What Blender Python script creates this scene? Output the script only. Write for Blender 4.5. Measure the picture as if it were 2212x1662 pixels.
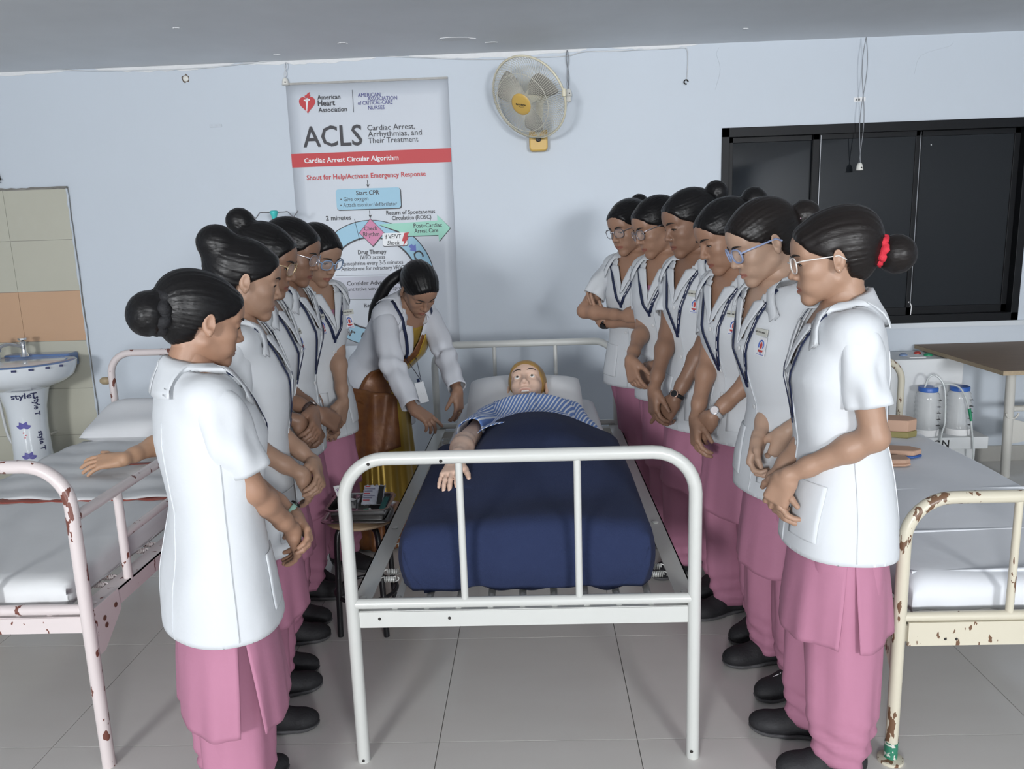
import bpy, bmesh, math, random
import numpy as np
from mathutils import Matrix, Vector
for o in list(bpy.data.objects): bpy.data.objects.remove(o, do_unlink=True)
SC = bpy.context.scene; COL = SC.collection
PI = math.pi
random.seed(4)
# ---------------------------------------------------------------- camera (solved from the photo's vanishing points, frame 2212x1662)
FPX, PITCH, YAW, ROLL, CAMH = 1702.3, .19266, -.031607, -.033607, 1.55
def _cam():
    cy, sy = math.cos(YAW), math.sin(YAW)
    fw = np.array([sy*math.cos(PITCH), cy*math.cos(PITCH), -math.sin(PITCH)])
    r = np.array([cy, -sy, 0.]); u = np.cross(r, fw)
    c, s = math.cos(ROLL), math.sin(ROLL)
    return c*r+s*u, -s*r+c*u, fw
RT, UP, FW = _cam(); CPOS = np.array([0, 0, CAMH])
cam = bpy.data.cameras.new('camera'); cam.sensor_width = 36; cam.lens = FPX/2212*36; cam.clip_start = .05
camo = bpy.data.objects.new('camera', cam); COL.objects.link(camo)
camo.matrix_world = Matrix(((RT[0], UP[0], -FW[0], 0), (RT[1], UP[1], -FW[1], 0), (RT[2], UP[2], -FW[2], CAMH), (0, 0, 0, 1)))
SC.camera = camo
# ---------------------------------------------------------------- world, the photographer's two flash lamps behind the camera (their crossed shadows show in the photo), exposure
wd = bpy.data.worlds.new('world'); SC.world = wd; wd.use_nodes = True
wd.node_tree.nodes['Background'].inputs[0].default_value = (.55, .6, .68, 1); wd.node_tree.nodes['Background'].inputs[1].default_value = .05
def area(name, loc, tgt, size, power, col=(1, 1, 1), spread=180):
    l = bpy.data.lights.new(name, 'AREA'); l.shape = 'DISK'; l.size = size; l.energy = power; l.color = col; l.spread = math.radians(spread)
    o = bpy.data.objects.new(name, l); COL.objects.link(o); o.location = loc
    o.rotation_euler = (Vector(tgt)-Vector(loc)).to_track_quat('-Z', 'Y').to_euler(); return o
area('flash_lamp_left_offscreen', (-2.8, -6.5, 2.2), (.45, 4.0, 1.55), 1.5, 330, (.97, .985, 1), 110)
area('flash_lamp_right_offscreen', (2.8, -6.5, 2.2), (.55, 4.0, 1.55), 1.5, 280, (.97, .985, 1), 110)
SC.view_settings.view_transform = 'Standard'; SC.view_settings.look = 'None'
SC.view_settings.gamma = 1; SC.view_settings.use_curve_mapping = False
SC.view_settings.exposure = -0.62
# ---------------------------------------------------------------- pixel helpers
def ray(x, y): return RT*(x-1106)/FPX-UP*(y-831)/FPX+FW
def onz(x, y, z=0.): d = ray(x, y); return CPOS+d*((z-CAMH)/d[2])
def ony(x, y, Y): d = ray(x, y); return CPOS+d*(Y/d[1])
def onx(x, y, X): d = ray(x, y); return CPOS+d*(X/d[0])
# ---------------------------------------------------------------- materials
MATS = {}
def mat(name, col, rough=.5, metal=0., noise=0., nscale=8., bump=0., bscale=40., spec=.5, coat=0., stretch=None, col2=None, trans=0., alpha=1., sheen=0.):
    if name in MATS: return MATS[name]
    m = bpy.data.materials.new(name); m.use_nodes = True; nt = m.node_tree; b = nt.nodes['Principled BSDF']
    b.inputs['Base Color'].default_value = (*col, 1); b.inputs['Roughness'].default_value = rough; b.inputs['Metallic'].default_value = metal
    b.inputs['Specular IOR Level'].default_value = spec; b.inputs['Coat Weight'].default_value = coat
    b.inputs['Transmission Weight'].default_value = trans; b.inputs['Alpha'].default_value = alpha; b.inputs['Sheen Weight'].default_value = sheen
    tc = nt.nodes.new('ShaderNodeTexCoord'); mp = nt.nodes.new('ShaderNodeMapping'); nt.links.new(tc.outputs['Object'], mp.inputs[0])
    if stretch: mp.inputs['Scale'].default_value = stretch
    if noise > 0:
        n = nt.nodes.new('ShaderNodeTexNoise'); n.inputs['Scale'].default_value = nscale; n.inputs['Detail'].default_value = 5
        nt.links.new(mp.outputs[0], n.inputs['Vector'])
        mx = nt.nodes.new('ShaderNodeMix'); mx.data_type = 'RGBA'
        c2 = col2 or tuple(c*(1-noise) for c in col)
        mx.inputs[6].default_value = (*col, 1); mx.inputs[7].default_value = (*c2, 1)
        nt.links.new(n.outputs['Fac'], mx.inputs[0]); nt.links.new(mx.outputs[2], b.inputs['Base Color'])
    if bump > 0:
        n2 = nt.nodes.new('ShaderNodeTexNoise'); n2.inputs['Scale'].default_value = bscale; n2.inputs['Detail'].default_value = 4
        nt.links.new(mp.outputs[0], n2.inputs['Vector'])
        bp = nt.nodes.new('ShaderNodeBump'); bp.inputs['Strength'].default_value = bump; bp.inputs['Distance'].default_value = .01
        nt.links.new(n2.outputs['Fac'], bp.inputs['Height']); nt.links.new(bp.outputs[0], b.inputs['Normal'])
    MATS[name] = m; return m
def chipped(name, col, chip, thr=.62, scale=28, rough=.35, streak=1.):
    """enamel paint with chips of rust showing through (wear with a shape of its own)"""
    m = mat(name, col, rough, noise=.06, nscale=3); nt = m.node_tree; b = nt.nodes['Principled BSDF']
    tc = nt.nodes.new('ShaderNodeTexCoord'); mp = nt.nodes.new('ShaderNodeMapping'); nt.links.new(tc.outputs['Object'], mp.inputs[0]); mp.inputs['Scale'].default_value = (1, 1, streak)
    n = nt.nodes.new('ShaderNodeTexNoise'); n.inputs['Scale'].default_value = scale; n.inputs['Detail'].default_value = 3; nt.links.new(mp.outputs[0], n.inputs['Vector'])
    n3 = nt.nodes.new('ShaderNodeTexNoise'); n3.inputs['Scale'].default_value = scale*.16; nt.links.new(tc.outputs['Object'], n3.inputs['Vector'])
    ad = nt.nodes.new('ShaderNodeMath'); ad.operation = 'MULTIPLY_ADD'; ad.inputs[1].default_value = .45
    nt.links.new(n3.outputs['Fac'], ad.inputs[0]); nt.links.new(n.outputs['Fac'], ad.inputs[2])
    r = nt.nodes.new('ShaderNodeMath'); r.operation = 'GREATER_THAN'; r.inputs[1].default_value = thr+.225
    nt.links.new(ad.outputs[0], r.inputs[0])
    mx = nt.nodes.new('ShaderNodeMix'); mx.data_type = 'RGBA'; mx.inputs[7].default_value = (*chip, 1)
    src = b.inputs['Base Color'].links[0].from_socket; nt.links.new(src, mx.inputs[6]); nt.links.new(r.outputs[0], mx.inputs[0])
    nt.links.new(mx.outputs[2], b.inputs['Base Color']); return m
# ---------------------------------------------------------------- mesh helpers
ROOTM = {}
def link(o): COL.objects.link(o); return o
def tag(o, label, cat, group=None):
    o['label'] = label; o['category'] = cat
    if group: o['group'] = group
    return o
def empty(name, loc, label=None, cat=None, group=None, rz=0., s=1.):
    o = link(bpy.data.objects.new(name, None)); o.location = loc; o.rotation_euler = (0, 0, rz); o.scale = (s, s, s); o.empty_display_size = .1
    ROOTM[o.name] = Matrix.LocRotScale(Vector(loc), o.rotation_euler.to_matrix(), Vector((s, s, s)))
    if label: tag(o, label, cat, group)
    return o
def mk(name, V, F, m, parent=None, smooth=None, local=False, solid=0., tint=None, bevel=0.):
    """one mesh object; V world coordinates unless local"""
    me = bpy.data.meshes.new(name); V = np.asarray(V, dtype=float)
    me.from_pydata(V.tolist(), [], [list(map(int, f)) for f in F] if not isinstance(F, np.ndarray) else F.tolist())
    me.materials.append(m)
    if smooth is not None:
        me.polygons.foreach_set('use_smooth', [True]*len(me.polygons))
        if smooth < 180: me.set_sharp_from_angle(angle=math.radians(smooth))
    if tint is not None:
        a = me.attributes.new('tint', 'FLOAT', 'POINT'); a.data.foreach_set('value', np.asarray(tint, dtype=np.float32))
    me.validate(); me.update()
    o = link(bpy.data.objects.new(name, me))
    if parent is not None:
        o.parent = parent
        if not local: o.matrix_parent_inverse = chainm(parent).inverted()
    if bevel: b = o.modifiers.new('bevel', 'BEVEL'); b.width = bevel; b.segments = 2; b.limit_method = 'ANGLE'
    if solid: md = o.modifiers.new('solid', 'SOLIDIFY'); md.thickness = solid; md.offset = 0
    return o
def chainm(p):
    if p.name in ROOTM: return ROOTM[p.name]
    m = p.matrix_parent_inverse @ Matrix.LocRotScale(p.location, p.rotation_euler.to_matrix(), p.scale)
    if p.parent is not None: m = chainm(p.parent) @ m
    return m
class MB:
    def __init__(s): s.V = []; s.F = []
    def add(s, V, F):
        n = len(s.V); s.V += [tuple(map(float, v)) for v in V]; s.F += [tuple(int(i)+n for i in f) for f in F]; return s
    def box(s, lo, hi, rot=None, c=None):
        V = [(x, y, z) for x in (lo[0], hi[0]) for y in (lo[1], hi[1]) for z in (lo[2], hi[2])]
        if rot is not None: V = [tuple(np.array(rot)@(np.array(v)-c)+c) for v in V]
        return s.add(V, [(0, 1, 3, 2), (4, 6, 7, 5), (0, 4, 5, 1), (2, 3, 7, 6), (0, 2, 6, 4), (1, 5, 7, 3)])
    def tube(s, pts, r, seg=12, cap=True, closed=False):
        P = [np.array(p, float) for p in pts]; n = len(P); rs = r if hasattr(r, '__len__') else [r]*n
        V = []; prev = None
        for i in range(n):
            a = P[(i-1) % n] if closed else P[max(i-1, 0)]; b = P[(i+1) % n] if closed else P[min(i+1, n-1)]
            t = b-a; t /= np.linalg.norm(t)+1e-9
            if prev is None:
                q = np.array([0, 0, 1.]) if abs(t[2]) < .9 else np.array([1., 0, 0])
                u = np.cross(t, q)
            else: u = prev-t*np.dot(prev, t)
            u /= np.linalg.norm(u)+1e-9; prev = u; w = np.cross(t, u)
            for k in range(seg):
                an = 2*PI*k/seg; V.append(P[i]+rs[i]*(math.cos(an)*u+math.sin(an)*w))
        F = []; m = n if closed else n-1
        for i in range(m):
            j = (i+1) % n
            for k in range(seg): F.append((i*seg+k, i*seg+(k+1) % seg, j*seg+(k+1) % seg, j*seg+k))
        if cap and not closed: F.append(tuple(range(seg-1, -1, -1))); F.append(tuple((n-1)*seg+k for k in range(seg)))
        return s.add(V, F)
    def cyl(s, a, b, r, seg=16): return s.tube([a, b], r, seg)
    def lathe(s, prof, c=(0, 0, 0), seg=32, axis='z', sx=1., sy=1.):
        V = []; n = len(prof)
        for (r, z) in prof:
            for k in range(seg):
                an = 2*PI*k/seg; v = (r*math.cos(an)*sx, r*math.sin(an)*sy, z)
                if axis == 'y': v = (v[0], v[2], v[1])
                if axis == 'x': v = (v[2], v[0], v[1])
                V.append(np.array(v)+np.array(c))
        F = [(i*seg+k, i*seg+(k+1) % seg, (i+1)*seg+(k+1) % seg, (i+1)*seg+k) for i in range(n-1) for k in range(seg)]
        F.append(tuple(range(seg-1, -1, -1))); F.append(tuple((n-1)*seg+k for k in range(seg)))
        return s.add(V, F)
    def grid(s, fn, nu, nv, cu=False):
        V = [fn(i/(nu if cu else nu-1), j/(nv-1)) for j in range(nv) for i in range(nu)]
        F = [(j*nu+i, j*nu+(i+1) % nu, (j+1)*nu+(i+1) % nu, (j+1)*nu+i) for j in range(nv-1) for i in range(nu if cu else nu-1)]
        return s.add(V, F)
    def poly(s, pts, n=None, th=0.):
        """flat polygon; extruded along n by th"""
        k = len(pts); P = [np.array(p, float) for p in pts]
        if th == 0: return s.add(P, [tuple(range(k))])
        n = np.array(n, float); Q = [p+n*th for p in P]
        F = [tuple(range(k-1, -1, -1)), tuple(range(k, 2*k))]+[(i, (i+1) % k, k+(i+1) % k, k+i) for i in range(k)]
        return s.add(P+Q, F)
    def build(s, name, m, parent=None, smooth=None, **k): return mk(name, s.V, s.F, m, parent, smooth, **k)
def arc(c, r, a0, a1, n, u, v):
    c, u, v = map(lambda q: np.array(q, float), (c, u, v))
    return [c+r*(math.cos(a0+(a1-a0)*i/(n-1))*u+math.sin(a0+(a1-a0)*i/(n-1))*v) for i in range(n)]
def utube(x0, x1, y, z0, z1, rc, n=9):
    X, Z = (1, 0, 0), (0, 0, 1)
    return [(x0, y, z0), (x0, y, (z0+z1)/2)]+arc((x0+rc, y, z1-rc), rc, PI, PI/2, n, X, Z)+arc((x1-rc, y, z1-rc), rc, PI/2, 0, n, X, Z)+[(x1, y, (z0+z1)/2), (x1, y, z0)]
def smoothpath(P, n=8):
    """Catmull-Rom through the points"""
    P = [np.array(p, float) for p in P]; P = [2*P[0]-P[1]]+P+[2*P[-1]-P[-2]]; R = []
    for i in range(1, len(P)-2):
        for k in range(n):
            t = k/n; a, b, c, d = P[i-1:i+3]
            R.append(.5*((2*b)+(c-a)*t+(2*a-5*b+4*c-d)*t*t+(3*b-a-3*c+d)*t**3))
    R.append(P[-2]); return R
def text(name, s, size, origin, ux, uz, m, parent, align='LEFT', bold=0., sx=1., ital=0., th=.0008):
    """lettering as flat mesh: origin = baseline start, ux = reading direction, uz = up"""
    cu = bpy.data.curves.new(name, 'FONT'); cu.body = s; cu.size = size; cu.align_x = align; cu.offset = bold; cu.shear = ital; cu.resolution_u = 3; cu.space_line = 1.0
    ob = bpy.data.objects.new(name, cu); COL.objects.link(ob)
    me = bpy.data.meshes.new_from_object(ob); bpy.data.objects.remove(ob); bpy.data.curves.remove(cu)
    ux, uz = np.array(ux, float), np.array(uz, float); V = np.zeros(len(me.vertices)*3); me.vertices.foreach_get('co', V); V = V.reshape(-1, 3)
    F = [tuple(p.vertices) for p in me.polygons]; bpy.data.meshes.remove(me)
    W = np.array(origin)+V[:, :1]*ux*sx+V[:, 1:2]*uz
    return mk(name, W, F, m, parent)
def RotM(yaw=0, pitch=0, roll=0): return np.array(Matrix.Rotation(yaw, 3, 'Z') @ Matrix.Rotation(pitch, 3, 'Y') @ Matrix.Rotation(roll, 3, 'X'))
# ================================================================ ROOM SHELL
WY = 4.95; CZ = 2.59; XL, XR, YB = -4.2, 4.1, -7.0
M_wall = mat('wall_paint', (.575, .63, .695), .6, noise=.05, nscale=1.3, bump=.05, bscale=30)
M_ceil = mat('ceiling_paint', (.84, .86, .885), .75, noise=.12, nscale=3.5, bump=.1, bscale=18)
M_patch = mat('peeled_plaster', (.78, .79, .80), .9, noise=.1, nscale=60)
M_tile = mat('floor_tile_glaze', (.69, .68, .655), .16, noise=.10, nscale=2.2, stretch=(1, 3, 1), col2=(.63, .61, .58), spec=.45)
M_grout = mat('grout', (.30, .29, .27), .8)
M_skirt = mat('skirting_tile', (.45, .44, .41), .3, noise=.1)
M_black = mat('black_paint', (.012, .012, .014), .35)
M_winblk = mat('black_window_frame', (.008, .009, .011), .45, noise=.3, nscale=30, spec=.2)
def structure(o): o['kind'] = 'structure'; return o
WX0, WX1, WZ0, WZ1 = 1.15, 2.985, .905, 2.11
m = MB()
m.box((XL, WY, 0), (WX0, WY+.2, CZ)).box((WX1, WY, 0), (XR, WY+.2, CZ)).box((WX0, WY, 0), (WX1, WY+.2, WZ0)).box((WX0, WY, WZ1), (WX1, WY+.2, CZ))
wall_back = structure(m.build('wall_back', M_wall))
structure(MB().box((XL-.15, YB, 0), (XL, WY+.2, CZ)).build('wall_left', M_wall))
structure(MB().box((XR, YB, 0), (XR+.15, WY+.2, CZ)).build('wall_right', M_wall))
structure(MB().box((XL-.15, YB-.15, 0), (XR+.15, YB, CZ)).build('wall_front', M_wall))
ceiling = structure(MB().box((XL-.15, YB-.15, CZ), (XR+.15, WY+.2, CZ+.12)).build('ceiling', M_ceil))
floor = structure(MB().box((XL-.15, YB-.15, -.1), (XR+.15, WY+.2, -.004)).build('floor', M_grout))
tx, ty = .612, .63; tme = None
for i in range(-7, 7):
    for j in range(-15, 5):
        x0 = .28+i*tx; y0 = 2.18+j*ty
        if x0+tx < XL or x0 > XR or y0 > WY or y0+ty < YB: continue
        if tme is None:
            t = MB().box((.0013, .0013, -.006), (tx-.0013, ty-.0013, 0)).build('floor_tile', M_tile, floor, bevel=0); tme = t.data
        else: t = link(bpy.data.objects.new('floor_tile', tme)); t.parent = floor
        t.location = (x0, y0, 0)
structure(MB().box((XL, WY-.012, 0), (XR, WY, .1)).build('baseboard_back', M_skirt))
def blob(cx, cy, r, n=13, seed=1, el=1.):
    rr = random.Random(seed); return [(cx+r*el*(.6+.6*rr.random())*math.cos(2*PI*k/n), cy+r*(.6+.6*rr.random())*math.sin(2*PI*k/n)) for k in range(n)]
for k, (px, py, r, el) in enumerate(((985, 84, .045, 2.2), (740, 93, .02, 1.4), (1610, 62, .02, .8), (600, 118, .02, 1.3), (1060, 92, .02, 2), (380, 60, .012, 1.5))):
    p = onz(px, py, CZ)
    MB().poly([(x, y, CZ-.003) for x, y in blob(p[0], p[1], r, seed=k, el=el)], (0, 0, 1), .004).build('peeling_patch', M_patch, ceiling)
for k, (x0, x1, dz) in enumerate(((-2.6, -1.75, .03), (-1.7, -.9, .022), (-.7, .35, .03), (.5, 1.0, .014), (-3.7, -2.75, .02))):   # torn plaster strip under the ceiling
    rr = random.Random(k); n = 26
    top = [(x0+(x1-x0)*i/n, WY-.003, CZ-.001) for i in range(n+1)]
    bot = [(x0+(x1-x0)*i/n, WY-.003, CZ-.004-dz*(max(0, math.sin(PI*i/n))**.5)*(.6+.5*rr.random())) for i in range(n+1)]
    MB().poly(top+bot[::-1], (0, 1, 0), .004).build('plaster_strip', M_patch, wall_back)
M_old = mat('old_wall_mark', (.60, .65, .71), .8, noise=.2, nscale=50); M_dark = mat('dark_hole', (.03, .028, .025), .9)
for px, py, w, hgt in ((466, 272, .075, .018),):
    c = ony(px, py, WY); MB().box((c[0]-w/2, WY-.003, c[2]-hgt/2), (c[0]+w/2, WY+.01, c[2]+hgt/2)).build('painted_over_bracket', M_old, wall_back, bevel=.001)
for pts in (((1553, 103), (1548, 118), (1556, 150), (1545, 194)), ((2060, 90), (2050, 100), (1990, 120), (1975, 160))):
    MB().tube(smoothpath([ony(x, y, WY-.0005) for x, y in pts], 4), .0012, 5).build('hairline_crack', M_old, wall_back)
# wall tiles behind the basin: each tile its own piece
M_wt = mat('glazed_wall_tile', (.50, .49, .41), .22, noise=.08, nscale=3); M_wo = mat('orange_wall_tile', (.56, .36, .23), .22, noise=.1, nscale=3)
zs = [1.896, 1.588, 1.270, .952, .642, .332, .02]; xs = [-2.868, -3.268, -3.668, -4.068, -4.2]
grt = MB().box((XL, WY-.010, 0), (-2.862, WY+.01, 1.905)).build('tile_bed', M_grout, wall_back)
for r in range(6):
    for c in range(4):
        MB().box((xs[c+1]+.001, WY-.016, zs[r+1]+.001), (xs[c]-.001, WY-.009, zs[r]-.001)).build('wall_tile', M_wo if r == 2 else M_wt, wall_back, bevel=.0008)
rr = random.Random(8)
edge = [(-2.866+.004*rr.random(), WY-.017, z) for z in np.linspace(1.9, .1, 40)]
MB().tube(edge, [.003+.006*rr.random()**2 for _ in edge], 6).build('rough_plaster_edge', M_old, wall_back)
MB().tube([(x, WY-.016, 1.903+.004*rr.random()) for x in np.linspace(-4.1, -2.86, 40)], [.003+.006*rr.random()**2 for _ in range(40)], 6).build('rough_plaster_edge', mat('grubby_mortar', (.27, .26, .24), .9, noise=.4, nscale=60), wall_back)
# ---- window
M_glass = mat('night_glass', (.010, .012, .0145), .04, spec=.4)
win = structure(empty('window_1', (2.07, WY, WZ0)))
m = MB(); f = .045
m.box((WX0, WY-.012, WZ1-.055), (WX1, WY+.08, WZ1)).box((WX0, WY-.012, WZ0), (WX1, WY+.08, WZ0+.05)).box((WX0, WY-.012, WZ0), (WX0+f, WY+.08, WZ1)).box((WX1-f, WY-.012, WZ0), (WX1, WY+.08, WZ1))
m.build('window_frame', M_winblk, win, bevel=.002)
S = [(1.19, 1.755, .035), (1.70, 2.345, .012), (2.29, 2.945, .045)]
for k, (a, b, d) in enumerate(S):
    m = MB(); z0, z1, w = WZ0+.048, WZ1-.05, .038
    m.box((a, WY+d, z0), (a+w, WY+d+.02, z1)).box((b-w, WY+d, z0), (b, WY+d+.02, z1)).box((a, WY+d, z0), (b, WY+d+.02, z0+.05)).box((a, WY+d, z1-.035), (b, WY+d+.02, z1))
    sash = m.build('sash', M_winblk, win, bevel=.002)
    MB().box((a+w, WY+d+.007, z0+.05), (b-w, WY+d+.011, z1-.035)).build('pane', M_glass, sash)
M_alu = mat('worn_aluminium_edge', (.32, .33, .35), .4, metal=.8)
for x, y in ((1.742, WY+.01), (2.332, WY+.01), (2.30, WY+.04)): MB().box((x, y, WZ0+.1), (x+.003, y+.004, WZ1-.06)).build('sash_seal', M_alu, win)
M_white_m = mat('white_splash', (.85, .85, .85), .7)
for pts in (((1966, 655), (1969, 662), (1966, 685)), ((1974, 684), (1977, 681)), ((1962, 654), (1964, 652)), ((2011, 312), (2012, 314)), ((2205, 470), (2206, 490))):
    MB().tube([ony(x, y, WY+.009) for x, y in pts], .003, 6).build('paint_splash', M_white_m, win)
structure(MB().box((WX0-.03, WY-.02, WZ0-.03), (WX1+.06, WY+.02, WZ0)).build('trim_1', mat('sill_paint', (.60, .64, .68), .6)))['label'] = 'white painted sill under the dark window'
# ================================================================ WALL THINGS
M_wire = mat('grey_flex', (.25, .26, .28), .5); M_wirew = mat('white_flex', (.62, .64, .66), .5); M_plug = mat('ivory_plastic', (.74, .73, .68), .4)
def wire(name, pts, r, m, label, cat='cable'): return tag(MB().tube(smoothpath(pts, 8), r, 6).build(name, m, None, 60), label, cat)
w = WY-.006
wire('ceiling_cable', [ony(x, y, w) for x, y in ((-60, 156), (30, 153), (96, 151), (200, 153), (300, 152), (420, 148), (520, 139), (575, 133), (640, 128), (800, 122), (900, 124), (1000, 128), (1080, 128), (1160, 124), (1225, 121), (1262, 112), (1330, 110), (1484, 103))], .0035, M_wirew, 'thin white cable sagging along the top of the wall under the ceiling')
def drop_holder(name, top, bot, r, label, plug=True, dark=False, yy=WY-.02):
    rt = empty(name, ony(*bot, yy), label, 'wire')
    for q in (-1, 1):
        n = 7; pts = []
        for i in range(n+1):
            t = i/n; x = top[0]+(bot[0]-top[0])*t+q*r*math.sin(t*PI*2.2)*(1-t*.4); pts.append(ony(x, top[1]+(bot[1]-top[1])*t, yy-.004*q))
        MB().tube(smoothpath(pts, 4), .0022, 5).build('flex', M_wire if dark else M_wirew, rt, 60)
    c = ony(*bot, yy)
    if plug:
        prof = [(.0, .012), (.010, .010), (.016, 0), (.019, -.014), (.021, -.030), (.018, -.033)]
        MB().lathe(prof, c, 16).build('lamp_holder', M_plug, rt, 50)
        MB().lathe([(.003, 0), (.0045, .0006), (.0001, .001)], (c[0]+.004, c[1]-.0205, c[2]-.018), 8, axis='y').build('screw_hole', M_dark, rt)
    return rt
drop_holder('hanging_lamp_holder', (1871, 79), (1857, 356), 6, 'small ivory lamp holder hanging on two twisted wires in front of the dark window', dark=True, yy=WY-.06)
drop_holder('wired_connector', (617, 134), (616, 172), 3, 'ivory cable connector hanging at the upper corner of the heart poster')
rt = drop_holder('fan_plug_connector', (1225, 108), (1228, 196), 3, 'white two part plug connector hanging beside the wall fan', dark=True)
c = ony(1228, 212, WY-.02); MB().box((c[0]-.014, c[1]-.012, c[2]-.022), (c[0]+.014, c[1]+.012, c[2]+.010)).build('plug_body', M_plug, rt, bevel=.004)
MB().tube(smoothpath([ony(1226, 220, WY-.02), ony(1222, 228, WY-.03), ony(1210, 240, WY-.06)], 4), .003, 6).build('fan_lead', M_wirew, rt)
o = wire('wall_hook_wire', [ony(x, y, w) for x, y in ((1480, 103), (1485, 112), (1485, 150), (1483, 172))], .0028, M_wirew, 'short white wire ending in a dark hook near the ceiling above the students')
c = ony(1482, 177, WY-.008); MB().tube(arc(c, .012, 0, 2*PI*.8, 10, (1, 0, 0), (0, 0, 1)), .004, 6).build('hook', M_dark, o, 60)
c = ony(402, 170, WY); h_ = empty('capped_wall_pipe', c, 'small capped pipe end in a chipped hole high on the wall', 'pipe')
MB().lathe([(.016, 0), (.017, -.006), (.011, -.010), (.001, -.010)], c, 14, axis='y').build('pipe_end', M_plug, h_, 40)
MB().poly([(x, WY-.002, z) for x, z in blob(c[0], c[2], .026, seed=3)], (0, 1, 0), .004).build('chipped_hole', mat('chipped_mortar', (.16, .13, .11), .9), h_)
c = ony(3, 383, WY); h2 = empty('wall_bracket', c, 'small dark metal bracket on the wall above the tiled patch', 'bracket')
MB().box((c[0]-.04, c[1]-.03, c[2]-.02), (c[0]-.005, c[1], c[2]+.03)).build('bracket_plate', M_dark, h2, bevel=.003)
MB().tube(arc((c[0]-.005, c[1]-.02, c[2]-.02), .012, 0, 2*PI*.8, 9, (1, 0, 0), (0, 0, 1)), .004, 6).build('bracket_hook', M_dark, h2, 60)
c = ony(1857, 215, WY-.001); sg = empty('wall_sticker', c, 'small torn white sticker with black marks above the dark window', 'sticker')
MB().box((c[0]-.033, WY-.003, c[2]-.012), (c[0]+.033, WY+.002, c[2]+.012)).build('sticker_paper', M_white_m, sg)
for dx, a in ((-.022, .006), (-.008, .003), (.0, .003), (.018, .008)): MB().box((c[0]+dx-a/2, WY-.004, c[2]-.006), (c[0]+dx+a/2, WY-.0028, c[2]+.006)).build('printed_mark', M_dark, sg)
# ---- IV hook stand (teal knob with wire arms)
M_teal = mat('teal_plastic', (.06, .52, .50), .35); M_steel = mat('steel', (.55, .55, .56), .25, metal=1.); M_steeld = mat('dark_steel_wire', (.16, .16, .17), .35, metal=.8)
YI = 4.7; c = ony(592, 462, YI); iv = empty('drip_stand', (c[0], YI, 0), 'steel drip stand with a teal head and bent wire hooks by the wall', 'drip stand')
MB().lathe([(.001, .020), (.016, .019), (.024, .014), (.025, .008), (.017, -.012), (.013, -.030), (.012, -.034), (.004, -.034)], c, 20).build('stand_head', M_teal, iv, 50)
MB().cyl((c[0], YI, .04), (c[0], YI, c[2]-.03), .008).build('pole', M_steel, iv, 60)
for sgn in (-1, 1):
    MB().tube(smoothpath([c+np.array([sgn*a, 0, b]) for a, b in ((.02, .008), (.06, .009), (.082, .009), (.098, -.008), (.112, -.022), (.126, -.008), (.143, .013))], 5), .003, 8).build('hook_arm', M_steeld, iv, 60)
for k in range(4): MB().tube([(c[0], YI, .06), (c[0]+.2*math.cos(k*PI/2+.78), YI+.2*math.sin(k*PI/2+.78), .012)], .011, 8).build('base_leg', M_steel, iv, 60)
# ---- wall fan
M_fany = mat('mustard_plastic', (.62, .40, .10), .4, noise=.08); M_fanw = mat('ivory_fan_wire', (.60, .58, .50), .4); M_fanrim = mat('cream_fan_rim', (.66, .62, .48), .4); M_blade = mat('smoky_fan_blade', (.33, .32, .29), .35, alpha=.92)
fc = ony(1142, 212, 4.70); ax = np.array([-.50, -.72, -.48]); ax /= np.linalg.norm(ax)
u = np.cross(ax, (0, 0, 1.)); u /= np.linalg.norm(u); v = np.cross(u, ax)
b0 = ony(1163, 312, WY)
fan = empty('wall_fan', (b0[0], WY, b0[2]), 'wall mounted fan with a round wire cage, mustard hub and mustard base', 'fan')
FR = .235
rot = np.array([u, v, ax]).T
def fl(p): return fc+rot@np.array(p, float)
m = MB(); N = 110
for k in range(N):
    a = 2*PI*k/N; tw = .10
    m.tube([fl((r*math.cos(a+tw*(1-r/FR)), r*math.sin(a+tw*(1-r/FR)), z)) for r, z in ((.062, .088), (.11, .085), (.17, .068), (.215, .038), (FR, .0))], .0011, 4, cap=False)
g = m.build('front_grille', M_fanw, fan, 60); g['kind'] = 'stuff'
m = MB()
for k in range(80):
    a = 2*PI*k/80
    m.tube([fl((r*math.cos(a), r*math.sin(a), z)) for r, z in ((.05, -.085), (.12, -.083), (.19, -.065), (.225, -.03), (FR, -.004))], .0011, 4, cap=False)
g = m.build('rear_grille', M_fanw, fan, 60); g['kind'] = 'stuff'
for r, z in ((.165, .071),): MB().tube([fl((r*math.cos(2*PI*k/48), r*math.sin(2*PI*k/48), z)) for k in range(48)], .0022, 6, closed=True).build('grille_ring', M_fanw, fan, 60)
MB().tube([fl((FR*math.cos(2*PI*k/64), FR*math.sin(2*PI*k/64), -.002)) for k in range(64)], .0065, 8, closed=True).build('cage_rim', M_fanrim, fan, 60)
for k in range(3):
    m = MB(); a0 = k*2*PI/3+.5
    def bl(s, t):
        r = .03+.165*t; wd = (.25+.75*math.sin(PI*min(t*.62+.18, 1)))*.72; a = a0+(s-.5)*wd*1.5+.15*t
        return fl((r*math.cos(a), r*math.sin(a), .028-.045*s))
    m.grid(bl, 10, 9).build('blade', M_blade, fan, 80, solid=.002)
m = MB().lathe([(.001, .093), (.045, .0925), (.058, .090), (.062, .086), (.060, .082), (.001, .082)], (0, 0, 0), 32); m.V = [tuple(fl(p)) for p in m.V]; hub = m.build('hub_badge', M_fany, fan, 40)
for k in range(8): m = MB().box((-.032+k*.008, -.004, .093), (-.027+k*.008, .004+.002*(k % 2), .0942)); m.V = [tuple(fl(RotM(.25)@np.array(p))) for p in m.V]; m.build('printed_mark', M_dark, hub)
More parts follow.
